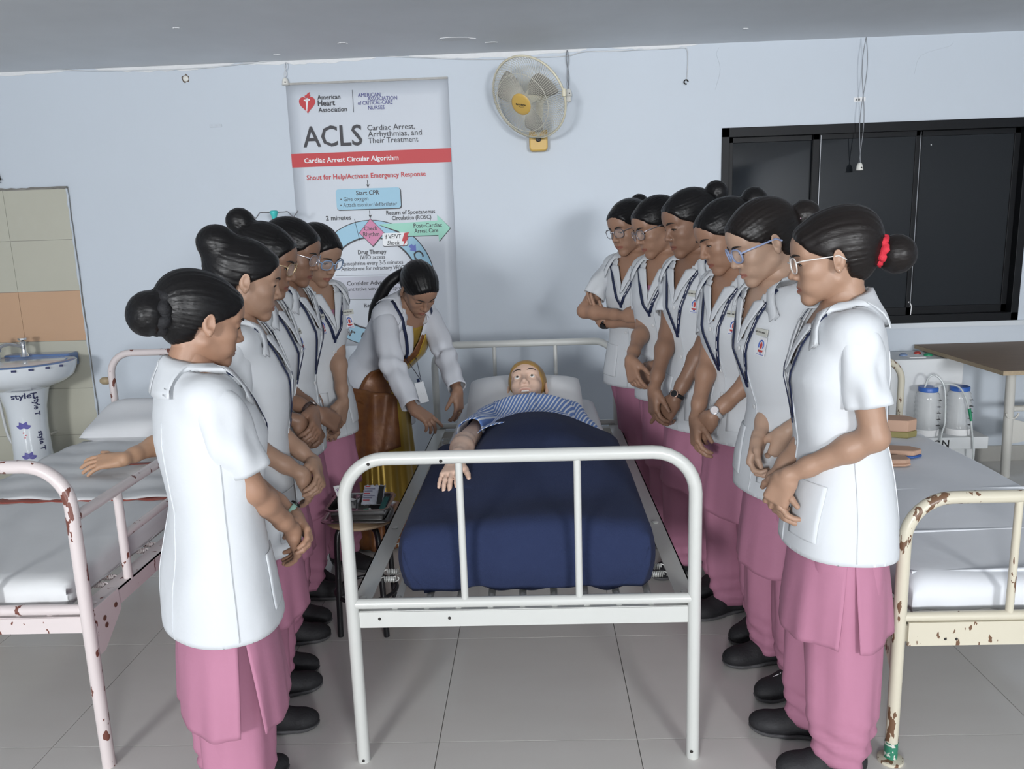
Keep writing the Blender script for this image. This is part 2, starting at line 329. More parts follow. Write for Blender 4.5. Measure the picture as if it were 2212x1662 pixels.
m = MB().tube([(-.022, -.009, .0938), (0, -.014, .0938), (.02, -.008, .0938)], .0009, 5); m.V = [tuple(fl(RotM(.25)@np.array(p))) for p in m.V]; m.build('printed_swoosh', M_dark, hub)
m = MB().lathe([(.001, -.19), (.05, -.185), (.068, -.16), (.07, -.11), (.045, -.075), (.03, .03), (.001, .03)], (0, 0, 0), 24); m.V = [tuple(fl(p)) for p in m.V]; m.build('motor_housing', M_fanrim, fan, 50)
MB().tube([fl((0, 0, -.15)), (b0[0], WY-.07, b0[2]+.10), (b0[0], WY-.05, b0[2]+.03)], .022, 12).build('neck', M_fanrim, fan, 60)
m = MB(); pts = [(-.055, .075), (.055, .075), (.055, -.03), (.042, -.045), (-.042, -.045), (-.055, -.03)]
m.poly([(b0[0]+x, WY-.0, b0[2]+z) for x, z in pts], (0, -1, 0), .075).build('base_housing', M_fany, fan, bevel=.008)
MB().lathe([(.017, 0), (.016, -.012), (.012, -.014), (.001, -.014)], (b0[0], WY-.074, b0[2]+.022), 16, axis='y').build('speed_knob', M_black, fan, 40)
MB().lathe([(.012, -.02), (.014, 0), (.012, .02)], fl((-FR-.003, 0, 0)), 10).build('rim_clip', M_fanrim, fan, 50)
# ---- pedestal basin
M_porc = mat('white_porcelain', (.72, .76, .80), .12, coat=.4); M_blue = mat('blue_glaze', (.12, .21, .42), .12, noise=.25, nscale=14, coat=.4); M_navyp = mat('navy_print', (.035, .04, .11), .4); M_violet = mat('violet_print', (.12, .11, .38), .4); M_redp = mat('red_print', (.5, .03, .05), .4); M_chrome = mat('chrome', (.75, .75, .76), .12, metal=1.)
SX, SY = -3.13, 4.62
sk = empty('pedestal_basin', (SX, SY, 0), 'white pedestal wash basin with a blue glazed bowl and printed flowers', 'basin')
prof = [(.09, .695), (.16, .71), (.255, .745), (.305, .78), (.325, .83), (.33, .865), (.31, .872)]
MB().lathe(prof, (SX, SY, 0), 40, sx=1., sy=.86).build('basin', M_porc, sk, 60)
MB().lathe([(.326, .866), (.318, .874), (.27, .872), (.22, .83), (.12, .79), (.001, .785)], (SX, SY, 0), 40, sx=1., sy=.86).build('bowl', M_blue, sk, 60)
MB().box((SX-.22, WY-.13, .80), (SX+.20, WY-.018, .885)).build('tap_ledge', M_blue, sk, bevel=.012)
pedprof = [(.145, 0), (.14, .03), (.118, .12), (.107, .3), (.104, .45), (.112, .58), (.135, .68), (.15, .71)]
MB().lathe(pedprof, (SX-.02, SY+.05, 0), 32).build('pedestal', M_porc, sk, 60)
def pedpt(an, z, off=.0015):
    r = np.interp(z, [p[1] for p in pedprof], [p[0] for p in pedprof])+off
    return np.array([SX-.02+r*math.sin(an), SY+.05-r*math.cos(an), z])
def ped_text(s, an, z, size, vert=False):
    cu = bpy.data.curves.new('t', 'FONT'); cu.body = s; cu.size = size; cu.offset = .0012; cu.resolution_u = 2
    ob = bpy.data.objects.new('t', cu); COL.objects.link(ob); me = bpy.data.meshes.new_from_object(ob); bpy.data.objects.remove(ob)
    V = [tuple(q.co) for q in me.vertices]; F = [tuple(p.vertices) for p in me.polygons]
    W = []
    for x, y, _ in V:
        W.append(pedpt(an+(y if vert else x)/.11, z-(x if vert else -y)))
    mk('lettering', W, F, M_navyp, sk)
ped_text('style', .02, .655, .05); ped_text('T', .80, .65, .05); ped_text('style T', .95, .66, .045, True); ped_text('style T', 1.0, .44, .045, True); ped_text('style', 1.05, .22, .045, True)
for zc, an0 in ((.47, .30), (.28, .36)):
    for k, (da, dz, rot_) in enumerate(((-.18, .02, .5), (.16, .03, -.5), (.26, -.03, -1.3), (-.3, -.02, 1.2))):
        leaf = [(.034*t*1.3, .013*math.sin(PI*t)) for t in np.linspace(0, 1, 7)]+[(.034*t*1.3, -.013*math.sin(PI*t)) for t in np.linspace(1, 0, 7)[1:-1]]
        P = []
        for a, b in leaf:
            xx = a*math.sin(-rot_)+b*math.cos(rot_); zz = a*math.cos(rot_)+b*math.sin(rot_)
            P.append(pedpt(an0+xx/.11, zc+zz))
        MB().poly(P).build('printed_petal', M_violet, sk)
    for da, dz in ((-.05, -.03), (.06, -.045), (0, -.06)):
        MB().poly([pedpt(an0+da+.04*math.cos(t), zc+dz+.004*math.sin(t), .002) for t in np.linspace(0, 2*PI, 9)[:-1]]).build('printed_dot', M_redp, sk)
for k in range(9):
    a = -.9+k*.27; r0 = .333
    MB().box((SX+r0*math.sin(a)-.013, SY-.87*r0*math.cos(a)-.001, .848), (SX+r0*math.sin(a)+.013, SY-.86*r0*math.cos(a)+.004, .860)).build('rim_print', M_navyp, sk)
tp = np.array([SX-.06, WY-.16, .88])
tap = empty('basin_tap', tp, 'old chrome tap standing on the blue basin ledge', 'tap')
MB().lathe([(.025, 0), (.022, .01), (.016, .03), (.017, .085), (.02, .095), (.001, .098)], tp, 16).build('tap_body', M_chrome, tap, 50)
MB().tube(smoothpath([tp+np.array(q) for q in ((0, 0, .06), (-.05, -.05, .085), (-.085, -.09, .075), (-.09, -.095, .045))], 5), .011, 10).build('spout', M_chrome, tap, 60)
MB().lathe([(.008, .098), (.026, .104), (.026, .116), (.001, .118)], tp, 8).build('tap_handle', M_chrome, tap, 30)
sb_ = ony(-4, 790, 4.72); so = empty('soap_bottle', (sb_[0]-.015, 4.72, .873), 'white bottle with a green cap on the rim of the basin', 'bottle')
MB().lathe([(.03, 0), (.032, .005), (.032, .07), (.02, .09), (.012, .095), (.001, .095)], (sb_[0]-.015, 4.72, .873), 16).build('bottle_body', M_porc, so, 50)
MB().lathe([(.016, .094), (.016, .125), (.001, .127)], (sb_[0]-.015, 4.72, .873), 14).build('cap', mat('green_cap', (.03, .35, .12), .4), so, 50)
c = ony(108, 940, 4.85); pv = empty('angle_valve', c, 'small chrome water valve low on the tiled wall beside the pedestal', 'valve')
MB().cyl((c[0]-.01, WY-.016, c[2]), (c[0]-.01, 4.83, c[2]), .012).build('valve_body', M_chrome, pv, 60)
MB().lathe([(.018, -.012), (.02, 0), (.018, .012)], (c[0]-.01, 4.82, c[2]), 12, axis='y').build('valve_knob', M_porc, pv, 50)
MB().tube(smoothpath([(c[0]-.01, 4.86, c[2]), (c[0]-.12, 4.87, c[2]-.08), (c[0]-.28, 4.88, c[2]-.05), (c[0]-.32, 4.88, c[2]+.25)], 6), .009, 8).build('hose', M_wirew, pv, 60)
# ================================================================ BEDS
M_bedw = mat('white_bed_enamel', (.54, .55, .53), .3, noise=.05, nscale=4, coat=.2)
M_bedp = chipped('pinkish_chipped_enamel', (.66, .59, .585), (.16, .055, .04), .635, 34, streak=.55)
M_bedc = chipped('cream_chipped_enamel', (.60, .56, .45), (.15, .08, .045), .622, 42, streak=.4)
M_hole = mat('bolt_hole', (.02, .018, .016), .8)
coil = None
def spring_at(root, p, d, m, ln=.034):
    global coil
    if coil is None:
        n = 46; mm = MB().tube([(.0085*math.cos(i*.85), .0085*math.sin(i*.85), .034*i/n) for i in range(n+1)], .0022, 5)
        mm.tube([(0, .008, 0), (0, .006, -.008), (0, -.002, -.014), (0, -.006, -.010)], .0018, 5).tube([(0, -.008, .034), (0, -.004, .044), (0, .004, .047), (0, .007, .042)], .0018, 5)
        coil = mm
    zax = np.array(d, float); zax /= np.linalg.norm(zax); x = np.cross((0, 0, 1.), zax); x /= np.linalg.norm(x); y = np.cross(zax, x)
    V = np.array(coil.V)@np.array([x, y, zax])+np.array(p)
    return mk('spring', V, coil.F, m, root, 60)
def bed(x0, x1, yf, yh, ztop, zhead, zd, m, label, rungs, legs=(True, True), springs=(True, True), r=.019, bars=True, feet=None):
    cx = (x0+x1)/2
    rt = empty('hospital_bed', (cx, (yf+yh)/2, 0), label, 'bed')
    MB().tube(utube(x0, x1, yf, 0, ztop, .12), r, 16).build('footboard_frame', m, rt, 60)
    MB().tube(utube(x0, x1, yh, 0, zhead, .12), r, 16).build('headboard_frame', m, rt, 60)
    for y in (yf, yh):
        MB().cyl((x0, y, zd+.012), (x1, y, zd+.012), r*.8).build('crossbar', m, rt, 60)
        for q in rungs: MB().cyl((q, y, zd+.012), (q, y, (ztop if y == yf else zhead)), .0105, 12).build('rung', m, rt, 60)
        s = 1 if y == yf else -1
        MB().box((x0+.015, y-.003, zd-.062), (x1-.015, y+.003, zd-.014)).box((x0+.015, min(y, y+s*.035), zd-.016), (x1-.015, max(y, y+s*.035), zd-.012)).build('end_rail', m, rt)
    for x, s in ((x0, 1), (x1, -1)):
        mm = MB().box((min(x-s*.012, x+s*.045), yf+.012, zd-.004), (max(x-s*.012, x+s*.045), yh-.012, zd)).box((min(x-s*.012, x-s*.008), yf+.012, zd-.05), (max(x-s*.012, x-s*.008), yh-.012, zd))
        mm.build('side_rail', m, rt)
        if springs[0 if s > 0 else 1]:
            for k in range(7):
                for dy in (0, .055):
                    y = yf+.2+k*.27+dy
                    spring_at(rt, (x+s*.055, y, zd-.006), (s, 0, 0), m)
        for yy in (yf+.06, yf+.62, yh-.6): MB().lathe([(.011, 0), (.012, .003), (.004, .006), (.001, .006)], (x+s*.016, yy, zd), 10).build('bolt_head', m, rt, 40)
    if bars:
        n = 9
        for k in range(n):
            x = x0+.12+(x1-x0-.24)*k/(n-1)
            mm = MB().box((x-.011, yf+.08, zd-.016), (x+.011, yh-.08, zd-.013)); mm.build('deck_strip', m, rt)
            MB().cyl((x, yf+.012, zd-.012), (x, yf+.09, zd-.014), .008, 10).build('strip_spring', m, rt, 60)
    return rt
bedA = bed(-.549, .433, 2.1, 4.2, .94, .955, .495, M_bedw, 'white enamelled bed between the two rows of students', (-.222, .106))
for px, py in ((795, 1004), (952, 997)):
    c = ony(px, py, 2.08); MB().lathe([(.0048, 0), (.0046, .002), (.0001, .002)], (c[0], 2.0805, c[2]), 10, axis='y').build('bolt_hole', M_hole, bedA)
for px, py in ((785, 1645), (1494, 1625)):
    c = ony(px, py, 2.08); MB().lathe([(.0048, 0), (.0046, .002), (.0001, .002)], (c[0], 2.0805, c[2]), 10, axis='y').build('bolt_hole', M_hole, bedA)
for px, py in ((820, 1338), (971, 1336)):
    c = ony(px, py, 2.096); MB().lathe([(.0048, 0), (.0046, .002), (.0001, .002)], (c[0], 2.0965, c[2]), 10, axis='y').build('bolt_hole', M_hole, bedA)
bedB = bed(-2.33, -1.325, 2.09, 4.2, .945, .965, .50, M_bedp, 'pinkish white bed with chipped paint and a side guard by the wash basin', (-1.60, -1.95), springs=(False, True))
gx = -1.325
MB().tube([(gx, 2.10, .79), (gx, 3.1, .80), (gx, 4.19, .80)], .0155, 12).build('guard_top_rail', M_bedp, bedB, 60)
MB().tube([(gx, 2.33, .64), (gx, 4.0, .65)], .013, 12).build('guard_mid_rail', M_bedp, bedB, 60)
for y in (2.33, 3.0, 3.6, 4.0): MB().cyl((gx, y, .495), (gx, y, .80), .014, 12).build('guard_post', M_bedp, bedB, 60)
MB().poly([(gx+.0128, 2.10, .507), (gx+.0128, 2.235, .507), (gx+.0128, 2.24, .44), (gx+.0128, 2.13, .36), (gx+.0128, 2.10, .36)], (1, 0, 0), .004).build('gusset_plate', M_bedp, bedB)
for y, z in ((2.21, .465), (2.145, .455), (2.15, .43)): MB().lathe([(.008, 0), (.008, .002), (.0001, .002)], (gx+.0168, y, z), 10, axis='x').build('bolt_hole', mat('rust', (.12, .045, .03), .9), bedB)
c = ony(224, 823, 4.2); MB().lathe([(.012, -.03), (.02, -.018), (.021, .008), (.013, .02), (.001, .022)], (-2.365, 4.2, c[2]), 14, axis='x').build('clamp_knob', mat('brass_knob', (.33, .26, .16), .5), bedB, 50)
bedC = bed(1.0, 1.955, 2.07, 4.2, .80, .81, .44, M_bedc, 'cream bed with rust chipped paint under folded white sheets', (1.30, 1.66), r=.0175, springs=(False, False), bars=False)
MB().box((1.02, 2.055, .37), (1.935, 2.062, .44)).build('front_rail_face', M_bedc, bedC)
M_greenp = chipped('green_dipped_paint', (.03, .20, .12), (.6, .6, .55), .60, 60)
MB().cyl((1.0, 2.07, .012), (1.0, 2.07, .062), .0185).build('green_leg_end', M_greenp, bedC, 60)
MB().lathe([(.036, 0), (.036, .008), (.02, .012)], (1.0, 2.07, 0), 20).build('foot_plate', M_bedc, bedC, 40)
for px in (2040, 2064): c = ony(px, 1379, 2.06); MB().lathe([(.004, 0), (.004, .001), (.0001, .001)], (c[0], 2.054, c[2]), 8, axis='y').build('bolt_hole', M_hole, bedC)
for k in range(7): MB().tube(arc((1.1+k*.12, 2.095, .44), .011, 0, PI, 8, (0, 1, 0), (0, 0, 1)), .003, 6).build('spring_hook', mat('rusty_steel', (.10, .06, .05), .7), bedC, 60)
MB().lathe([(.012, 0), (.012, .008), (.001, .009)], (.984, 2.13, .405), 6, axis='x').build('frame_bolt', M_steel, bedC, 30)
MB().poly([(1.0, 2.09, .44), (1.0, 2.09, .26), (1.0, 2.20, .39), (1.0, 2.22, .44)], (-1, 0, 0), .004).build('gusset_plate', M_bedc, bedC)
for y0 in (2.6, 3.1, 3.6): MB().box((1.02, y0, .42), (1.935, y0+.03, .436)).build('deck_slat', M_bedc, bedC)
# ---- mattresses and sheets (soft slabs)
M_sheet = mat('white_sheet', (.70, .72, .76), .75, noise=.04, nscale=5, bump=.25, bscale=7, sheen=.2)
M_lsheet = mat('left_bed_sheet', (.70, .71, .72), .7, noise=.08, nscale=4, bump=.25, bscale=7)
def slab(name, x0, x1, y0, y1, z0, z1, rnd, m, label, cat, wr=.004, seed=0, nu=60, nv=60, ripple=0., drop=None, parent=None):
    """soft box: top grid with rounded edges and sides going down; gentle wrinkles"""
    rr = np.random.RandomState(seed); K = [(rr.uniform(-14, 14), rr.uniform(-9, 9), rr.uniform(0, 6), rr.uniform(.3, 1)) for _ in range(7)]
    mm = MB()
    def prof(t, a, b):      # distributes t over side-round-top-round-side
        return a+(b-a)*t
    def fn(u, v):
        # map to a rounded slab: param goes past the edge down the side
        U, Vv = (u*2-1)*1.22, (v*2-1)*1.12
        def fold(q, lim): 
            if abs(q) <= 1: return q, 0.
            return math.copysign(1, q), (abs(q)-1)/lim
        x, du = fold(U, .22); y, dv = fold(Vv, .12)
        e = max(du, dv); zz = z1-(z1-z0)*e
        ix = max(0, 1-(1-abs(x))*(x1-x0)/2/rnd); iy = max(0, 1-(1-abs(y))*(y1-y0)/2/rnd)
        zz -= rnd*.55*(1-math.sqrt(max(0, 1-min(1, ix*ix+iy*iy)*.75)))*(1 if e == 0 else 1)*1.1
        X = (x0+x1)/2+x*(x1-x0)/2; Y = (y0+y1)/2+y*(y1-y0)/2
        w_ = sum(d*math.sin(a*X+b*Y+c_) for a, b, c_, d in K)*wr/2.2
        if e > 0:
            zz = max(zz, z0); wave = ripple*(math.sin(X*31+seed)+math.sin(X*53+1+Y*17))
            if dv > 0: Y += math.copysign(w_*.8, y)*.5+wave*dv*.5
            if du > 0: X += math.copysign(w_*.8, x)*.5
            if e >= .99: zz += ripple*(1+math.sin(X*37+Y*29)+.6*math.sin(X*71))
        else: zz += w_
        return (X, Y, zz)
    mm.grid(fn, nu, nv)
    o = mm.build(name, m, parent, 180, solid=.004)
    if label: tag(o, label, cat)
    return o
slab('mattress', -2.26, -1.40, 2.125, 4.12, .50, .585, .05, M_lsheet, 'thin mattress under a white sheet on the pinkish bed', 'mattress', seed=2, ripple=.006)
slab('mattress', 1.06, 1.86, 2.12, 4.12, .438, .535, .06, M_sheet, 'mattress under a crisp folded white sheet on the cream bed', 'mattress', seed=5, ripple=.004, wr=.006)
slab('mattress', -.39, .30, 2.235, 4.13, .495, .66, .06, M_sheet, 'white mattress under the manikin on the white bed', 'mattress', seed=7, ripple=.003)
for k, py in enumerate((1146, 1233, 1056)):   # pressed fold ridges of the folded sheet
    p = onz(2080, py, .536); MB().tube([(x, p[1]+.004*math.sin(x*9+k), .5345) for x in np.linspace(1.075, 1.845, 20)], .006, 8).build('fold_ridge', M_sheet, bpy.data.objects['mattress.001'], 80)
# drawsheet on the left bed with red rubber strip
dy0 = onz(60, 1083, .59)[1]; dy1 = onz(240, 1008, .59)[1]
M_rub = mat('red_rubber', (.30, .07, .05), .5, noise=.2)
ds = empty('draw_sheet', (-1.83, (dy0+dy1)/2, .59), 'creased draw sheet with red rubber edges across the pinkish bed', 'sheet')
MB().grid(lambda a, b: (-2.27+a*.88, dy0+.02*math.sin(a*7)+b*(3.75-dy0), .5925+.004*math.sin(a*23+b*11)+.003*math.sin(b*31)), 40, 40).build('sheet_cloth', M_lsheet, ds, 180, solid=.003)
MB().grid(lambda a, b: (-2.1+a*.68, dy0-.012-.014*abs(math.sin(a*19))*(1-b)+b*.05, .5905), 30, 4).build('rubber_edge', M_rub, ds, 180, solid=.002)
MB().grid(lambda a, b: (-1.97+a*.5, dy1+.006*math.sin(a*21)+b*.03*math.sin(PI*a), .5975+.0035*math.sin(a*12)), 20, 4).build('rubber_strip', M_rub, ds, 180, solid=.002)
# ---- pillows
def pillow(c, sx, sy, sz, m, label, rx=0., rz=0., seed=0):
    V = []; mm = MB(); rr = np.random.RandomState(seed); K = [(rr.uniform(-5, 5), rr.uniform(-5, 5), rr.uniform(0, 6)) for _ in range(6)]
    R_ = (Matrix.Rotation(rz, 3, 'Z') @ Matrix.Rotation(rx, 3, 'X'))
    for sgn in (1, -1):
        def fn(u, v):
            x, y = u*2-1, v*2-1; e = (1-abs(x)**3.2)**.55*(1-abs(y)**3.2)**.55
            pin = 1-.07*(abs(x*y))**2-.05*(1-abs(x*y))*0; zz = sgn*sz*e+.006*sum(math.sin(a*x+b*y+c_) for a, b, c_ in K)*e*.5
            p = R_ @ Vector((x*sx*pin*(1-.05*(1-y*y)*abs(x)), y*sy*pin*(1-.05*(1-x*x)*abs(y)), zz)); return (c[0]+p.x, c[1]+p.y, c[2]+p.z)
        mm.grid(fn, 34, 26)
    return tag(mm.build('pillow', m, None, 180), label, 'pillow')
M_pil = mat('white_pillowcase', (.74, .75, .77), .7, noise=.05, nscale=6, bump=.2, bscale=9)
pillow((-.06, 3.86, .728), .30, .20, .075, M_pil, "plump white pillow under the manikin's head", rx=.30)
pillow((-2.0, 3.90, .66), .29, .2, .07, M_pil, 'creased white pillow at the head of the pinkish bed', rx=.25, seed=3)
# ================================================================ RIGHT CORNER: table and suction unit
M_wood = mat('brown_laminate', (.25, .18, .13), .6, noise=.2, nscale=6, stretch=(1, 6, 1), spec=.2); M_chipb = mat('chipboard_edge', (.42, .33, .22), .7, noise=.3, nscale=90); M_legw = mat('cream_leg_paint', (.62, .61, .57), .35)
tb = empty('work_table', (2.95, 4.45, 0), 'brown laminate table on cream metal legs beside the window corner', 'table')
MB().box((2.362, 3.985, .748), (3.6, 4.93, .770)).build('table_top', M_chipb, tb)
MB().box((2.361, 3.984, .7695), (3.6, 4.931, .7715)).build('laminate', M_wood, tb)
lg = onz(2170, 1030); 
MB().cyl((lg[0], lg[1], 0), (lg[0]-.03, lg[1]-.02, .75), .026).build('leg', M_legw, tb, 60)
MB().cyl((3.35, lg[1], 0), (3.35, lg[1], .75), .026).build('leg', M_legw, tb, 60)
MB().cyl((lg[0], 4.62, .42), (3.35, 4.62, .42), .018).build('stretcher', M_legw, tb, 60)
MB().poly([(lg[0], lg[1], .36), (lg[0]+.22, lg[1], .30), (lg[0]+.22, lg[1], .24), (lg[0], lg[1], .2)], (0, 1, 0), .01).build('leg_bracket', M_legw, tb)
MB().box((2.65, 4.02, .70), (3.55, 4.06, .748)).build('apron', M_black, tb)
MB().tube(arc((lg[0]-.005, lg[1]-.03, .40), .035, PI, 2*PI, 9, (1, 0, 0), (0, 0, 1)), .006, 8).build('hook', M_legw, tb, 60)
M_box = mat('white_painted_metal', (.68, .70, .71), .45, noise=.06, nscale=5)
su = empty('suction_unit', (2.31, 4.6, 0), 'white suction apparatus cabinet behind two blue lidded jars', 'medical device')
MB().box((2.06, 4.56, .30), (2.475, 4.86, .742)).build('cabinet', M_box, su, bevel=.006)
MB().box((2.02, 4.36, .255), (2.535, 4.86, .325)).build('shelf_base', M_box, su, bevel=.004)
MB().box((2.06, 4.42, .12), (2.50, 4.82, .255)).build('plinth', M_box, su, bevel=.004)
MB().box((2.04, 4.38, .0), (2.52, 4.86, .12)).build('foot_box', M_box, su, bevel=.004)
pm = mat('marker_ink', (.01, .01, .012), .6)
text('lettering', 'SUCTION', .062, (2.065, 4.3585, .268), (1, 0, 0), (0, 0, 1), pm, su, bold=.0008, sx=.95)
for x, y, cl, r in ((2.19, 4.70, (.20, .28, .45), .022), (2.30, 4.76, (.40, .05, .04), .02), (2.325, 4.68, (.02, .25, .12), .024)): MB().lathe([(r, 0), (r, .008), (r*.6, .014), (.001, .014)], (x, y, .742), 14).build('control_knob', mat('knob%.2f' % x, cl, .4), su, 50)
MB().box((2.19, 4.62, .742), (2.285, 4.72, .7445)).build('instruction_card', M_white_m, su)
M_jar = mat('translucent_jar', (.72, .74, .75), .18, alpha=.5, spec=.6); M_lid = mat('blue_jar_lid', (.04, .13, .45), .4)
for x, lab in ((2.228, 'ribbed translucent jar with a blue lid standing at the bed side of the suction unit'), (2.405, 'ribbed translucent jar with a blue lid standing at the table side of the suction unit')):
    jr = empty('suction_jar', (x, 4.455, .325), lab, 'jar')
    pf = [(.066, 0), (.066, .04)]+[(.063+.0035*math.cos(k*PI), .045+k*.0135) for k in range(14)]+[(.06, .236), (.045, .252), (.045, .258)]
    MB().lathe(pf, (x, 4.455, .325), 28).build('jar_body', M_jar, jr, 70)
    MB().lathe([(.067, .0), (.0675, .035), (.001, .036)], (x, 4.455, .325), 28).build('jar_base', M_white_m, jr, 50)
    MB().lathe([(.050, .250), (.052, .252), (.052, .272), (.049, .276), (.001, .277)], (x, 4.455, .325), 28).build('lid', M_lid, jr, 40)
    for k in range(5): MB().box((x+.030, 4.455-.0605, .325+.06+k*.036), (x+.050, 4.455-.046, .325+.063+k*.036)).build('level_mark', M_black, jr)
M_tubec = mat('clear_tubing', (.72, .76, .76), .2, alpha=.75)
wire('suction_tube', [(2.20, 4.44, .60), (2.215, 4.43, .66), (2.25, 4.42, .67), (2.29, 4.40, .60), (2.285, 4.36, .42), (2.26, 4.34, .34), (2.255, 4.335, .15)], .005, M_tubec, 'clear suction tube rising from the bed side jar and looping down', 'tube')
o = wire('suction_tube', [(2.25, 4.44, .60), (2.31, 4.40, .625), (2.37, 4.38, .60), (2.41, 4.365, .50), (2.435, 4.35, .35), (2.45, 4.345, .2), (2.45, 4.34, .1)], .005, M_tubec, 'clear suction tube with a green connector crossing the table side jar', 'tube')
MB().tube([(2.415, 4.362, .49), (2.427, 4.355, .42)], [.009, .007], 10).build('green_connector', mat('green_connector', (.01, .22, .10), .4), o, 60)
# ================================================================ SOFT-SHAPE MODELLER (distance fields -> quads)
f32 = np.float32
def smin(a, b, k):
    h_ = np.maximum(k-np.abs(a-b), 0)/k; return np.minimum(a, b)-h_*h_*k*.25
def smax(a, b, k): return -smin(-a, -b, k)
def nrm(v): v = np.asarray(v, float); return v/(np.linalg.norm(v)+1e-9)
class Field:
    def __init__(s, lo, hi, h):
        s.h = h; s.lo = np.array(lo, float); s.n = np.ceil((np.array(hi)-s.lo)/h).astype(int)+1
        s.ax = [(s.lo[i]+h*np.arange(s.n[i])).astype(f32) for i in range(3)]; s.F = np.full(s.n, .5, f32)
    def _sl(s, lo, hi):
        a = np.clip(np.floor((np.array(lo)-s.lo)/s.h).astype(int), 0, s.n); b = np.clip(np.ceil((np.array(hi)-s.lo)/s.h).astype(int)+1, 0, s.n)
        return tuple(slice(a[i], b[i]) for i in range(3))
    def grid(s, sl): return np.meshgrid(s.ax[0][sl[0]], s.ax[1][sl[1]], s.ax[2][sl[2]], indexing='ij')
    def op(s, fn, lo, hi, k, sub=False):
        sl = s._sl(np.array(lo)-k-s.h*2, np.array(hi)+k+s.h*2)
        if any(q.stop <= q.start for q in sl): return s
        d = fn(*s.grid(sl))
        s.F[sl] = smax(s.F[sl], -d, k) if sub else smin(s.F[sl], d, k)
        return s
    def cone(s, a, b, ra, rb, k=.01, sub=False):
        a, b = np.array(a, float), np.array(b, float); r = max(ra, rb)
        return s.op(lambda X, Y, Z: d_cone(X, Y, Z, a, b, ra, rb), np.minimum(a, b)-r, np.maximum(a, b)+r, k, sub)
    def ell(s, c, r, k=.01, sub=False, R=None):
        c, r = np.array(c, float), np.array(r, float); m_ = r.max() if R is not None else r
        return s.op(lambda X, Y, Z: d_ell(X, Y, Z, c, r, R), c-m_, c+m_, k, sub)
    def net(s): return surfnet(s.F, s.lo, s.h)
def d_cone(X, Y, Z, a, b, ra, rb):
    ab = b-a; L = float(ab@ab)+1e-12
    t = np.clip(((X-a[0])*ab[0]+(Y-a[1])*ab[1]+(Z-a[2])*ab[2])/L, 0, 1)
    return np.sqrt((X-a[0]-t*ab[0])**2+(Y-a[1]-t*ab[1])**2+(Z-a[2]-t*ab[2])**2)-(ra+(rb-ra)*t)
def d_ell(X, Y, Z, c, r, R=None):
    x, y, z = X-c[0], Y-c[1], Z-c[2]
    if R is not None: x, y, z = (R[0][i]*x+R[1][i]*y+R[2][i]*z for i in range(3))
    k0 = np.sqrt((x/r[0])**2+(y/r[1])**2+(z/r[2])**2); k1 = np.sqrt((x/r[0]**2)**2+(y/r[1]**2)**2+(z/r[2]**2)**2)+1e-9
    return k0*(k0-1)/k1
def surfnet(F, lo, h):
    nx, ny, nz = F.shape; S = F < 0
    cnt = np.zeros((nx-1, ny-1, nz-1), np.int8)
    for i in (0, 1):
        for j in (0, 1):
            for k in (0, 1): cnt += S[i:nx-1+i, j:ny-1+j, k:nz-1+k]
    act = (cnt > 0) & (cnt < 8); ids = np.argwhere(act); idx = np.full(act.shape, -1, np.int64); idx[act] = np.arange(len(ids))
    acc = np.zeros((len(ids), 3)); num = np.zeros(len(ids)); I, J, K = ids.T
    C = [(i, j, k) for i in (0, 1) for j in (0, 1) for k in (0, 1)]
    for a in C:
        for b in C:
            if sum(abs(p-q) for p, q in zip(a, b)) == 1 and a < b:
                fa = F[I+a[0], J+a[1], K+a[2]].astype(float); fb = F[I+b[0], J+b[1], K+b[2]].astype(float)
                w = (fa < 0) != (fb < 0); t = np.where(w, fa/np.where(w, fa-fb, 1), 0)
                p = np.array(a)+t[:, None]*(np.array(b)-np.array(a)); acc += p*w[:, None]; num += w
    V = (ids+acc/num[:, None])*h+lo
    Q = []
    for ax in range(3):
        A = [slice(None)]*3; B = [slice(None)]*3; A[ax] = slice(0, -1); B[ax] = slice(1, None)
        s0, s1 = S[tuple(A)], S[tuple(B)]; E = np.argwhere(s0 != s1)
        o1, o2 = [(1, 2), (2, 0), (0, 1)][ax]
        ok = (E[:, o1] > 0) & (E[:, o2] > 0) & (E[:, o1] < F.shape[o1]-1) & (E[:, o2] < F.shape[o2]-1); E = E[ok]
        q = []
        for d1, d2 in ((-1, -1), (0, -1), (0, 0), (-1, 0)):
            P = E.copy(); P[:, o1] += d1; P[:, o2] += d2; q.append(idx[P[:, 0], P[:, 1], P[:, 2]])
        q = np.stack(q, 1); flip = ~s0[E[:, 0], E[:, 1], E[:, 2]]; q[flip] = q[flip][:, ::-1]; Q.append(q)
    return V, np.concatenate(Q)
def relax(V, Q, n=1, a=.5):
    for _ in range(n):
        acc = np.zeros_like(V); num = np.zeros(len(V))
        for i in range(4):
            np.add.at(acc, Q[:, i], V[Q[:, (i+1) % 4]]); np.add.at(num, Q[:, i], 1)
            np.add.at(acc, Q[:, (i+1) % 4], V[Q[:, i]]); np.add.at(num, Q[:, (i+1) % 4], 1)
        V = V+(acc/np.maximum(num, 1)[:, None]-V)*a*(num > 5)[:, None]
    return V
def joinm(parts):
    V = []; F = []; n = 0
    for v, q in parts: V.append(np.asarray(v)); F.append(np.asarray(q)+n); n += len(v)
    return np.concatenate(V), np.concatenate(F)
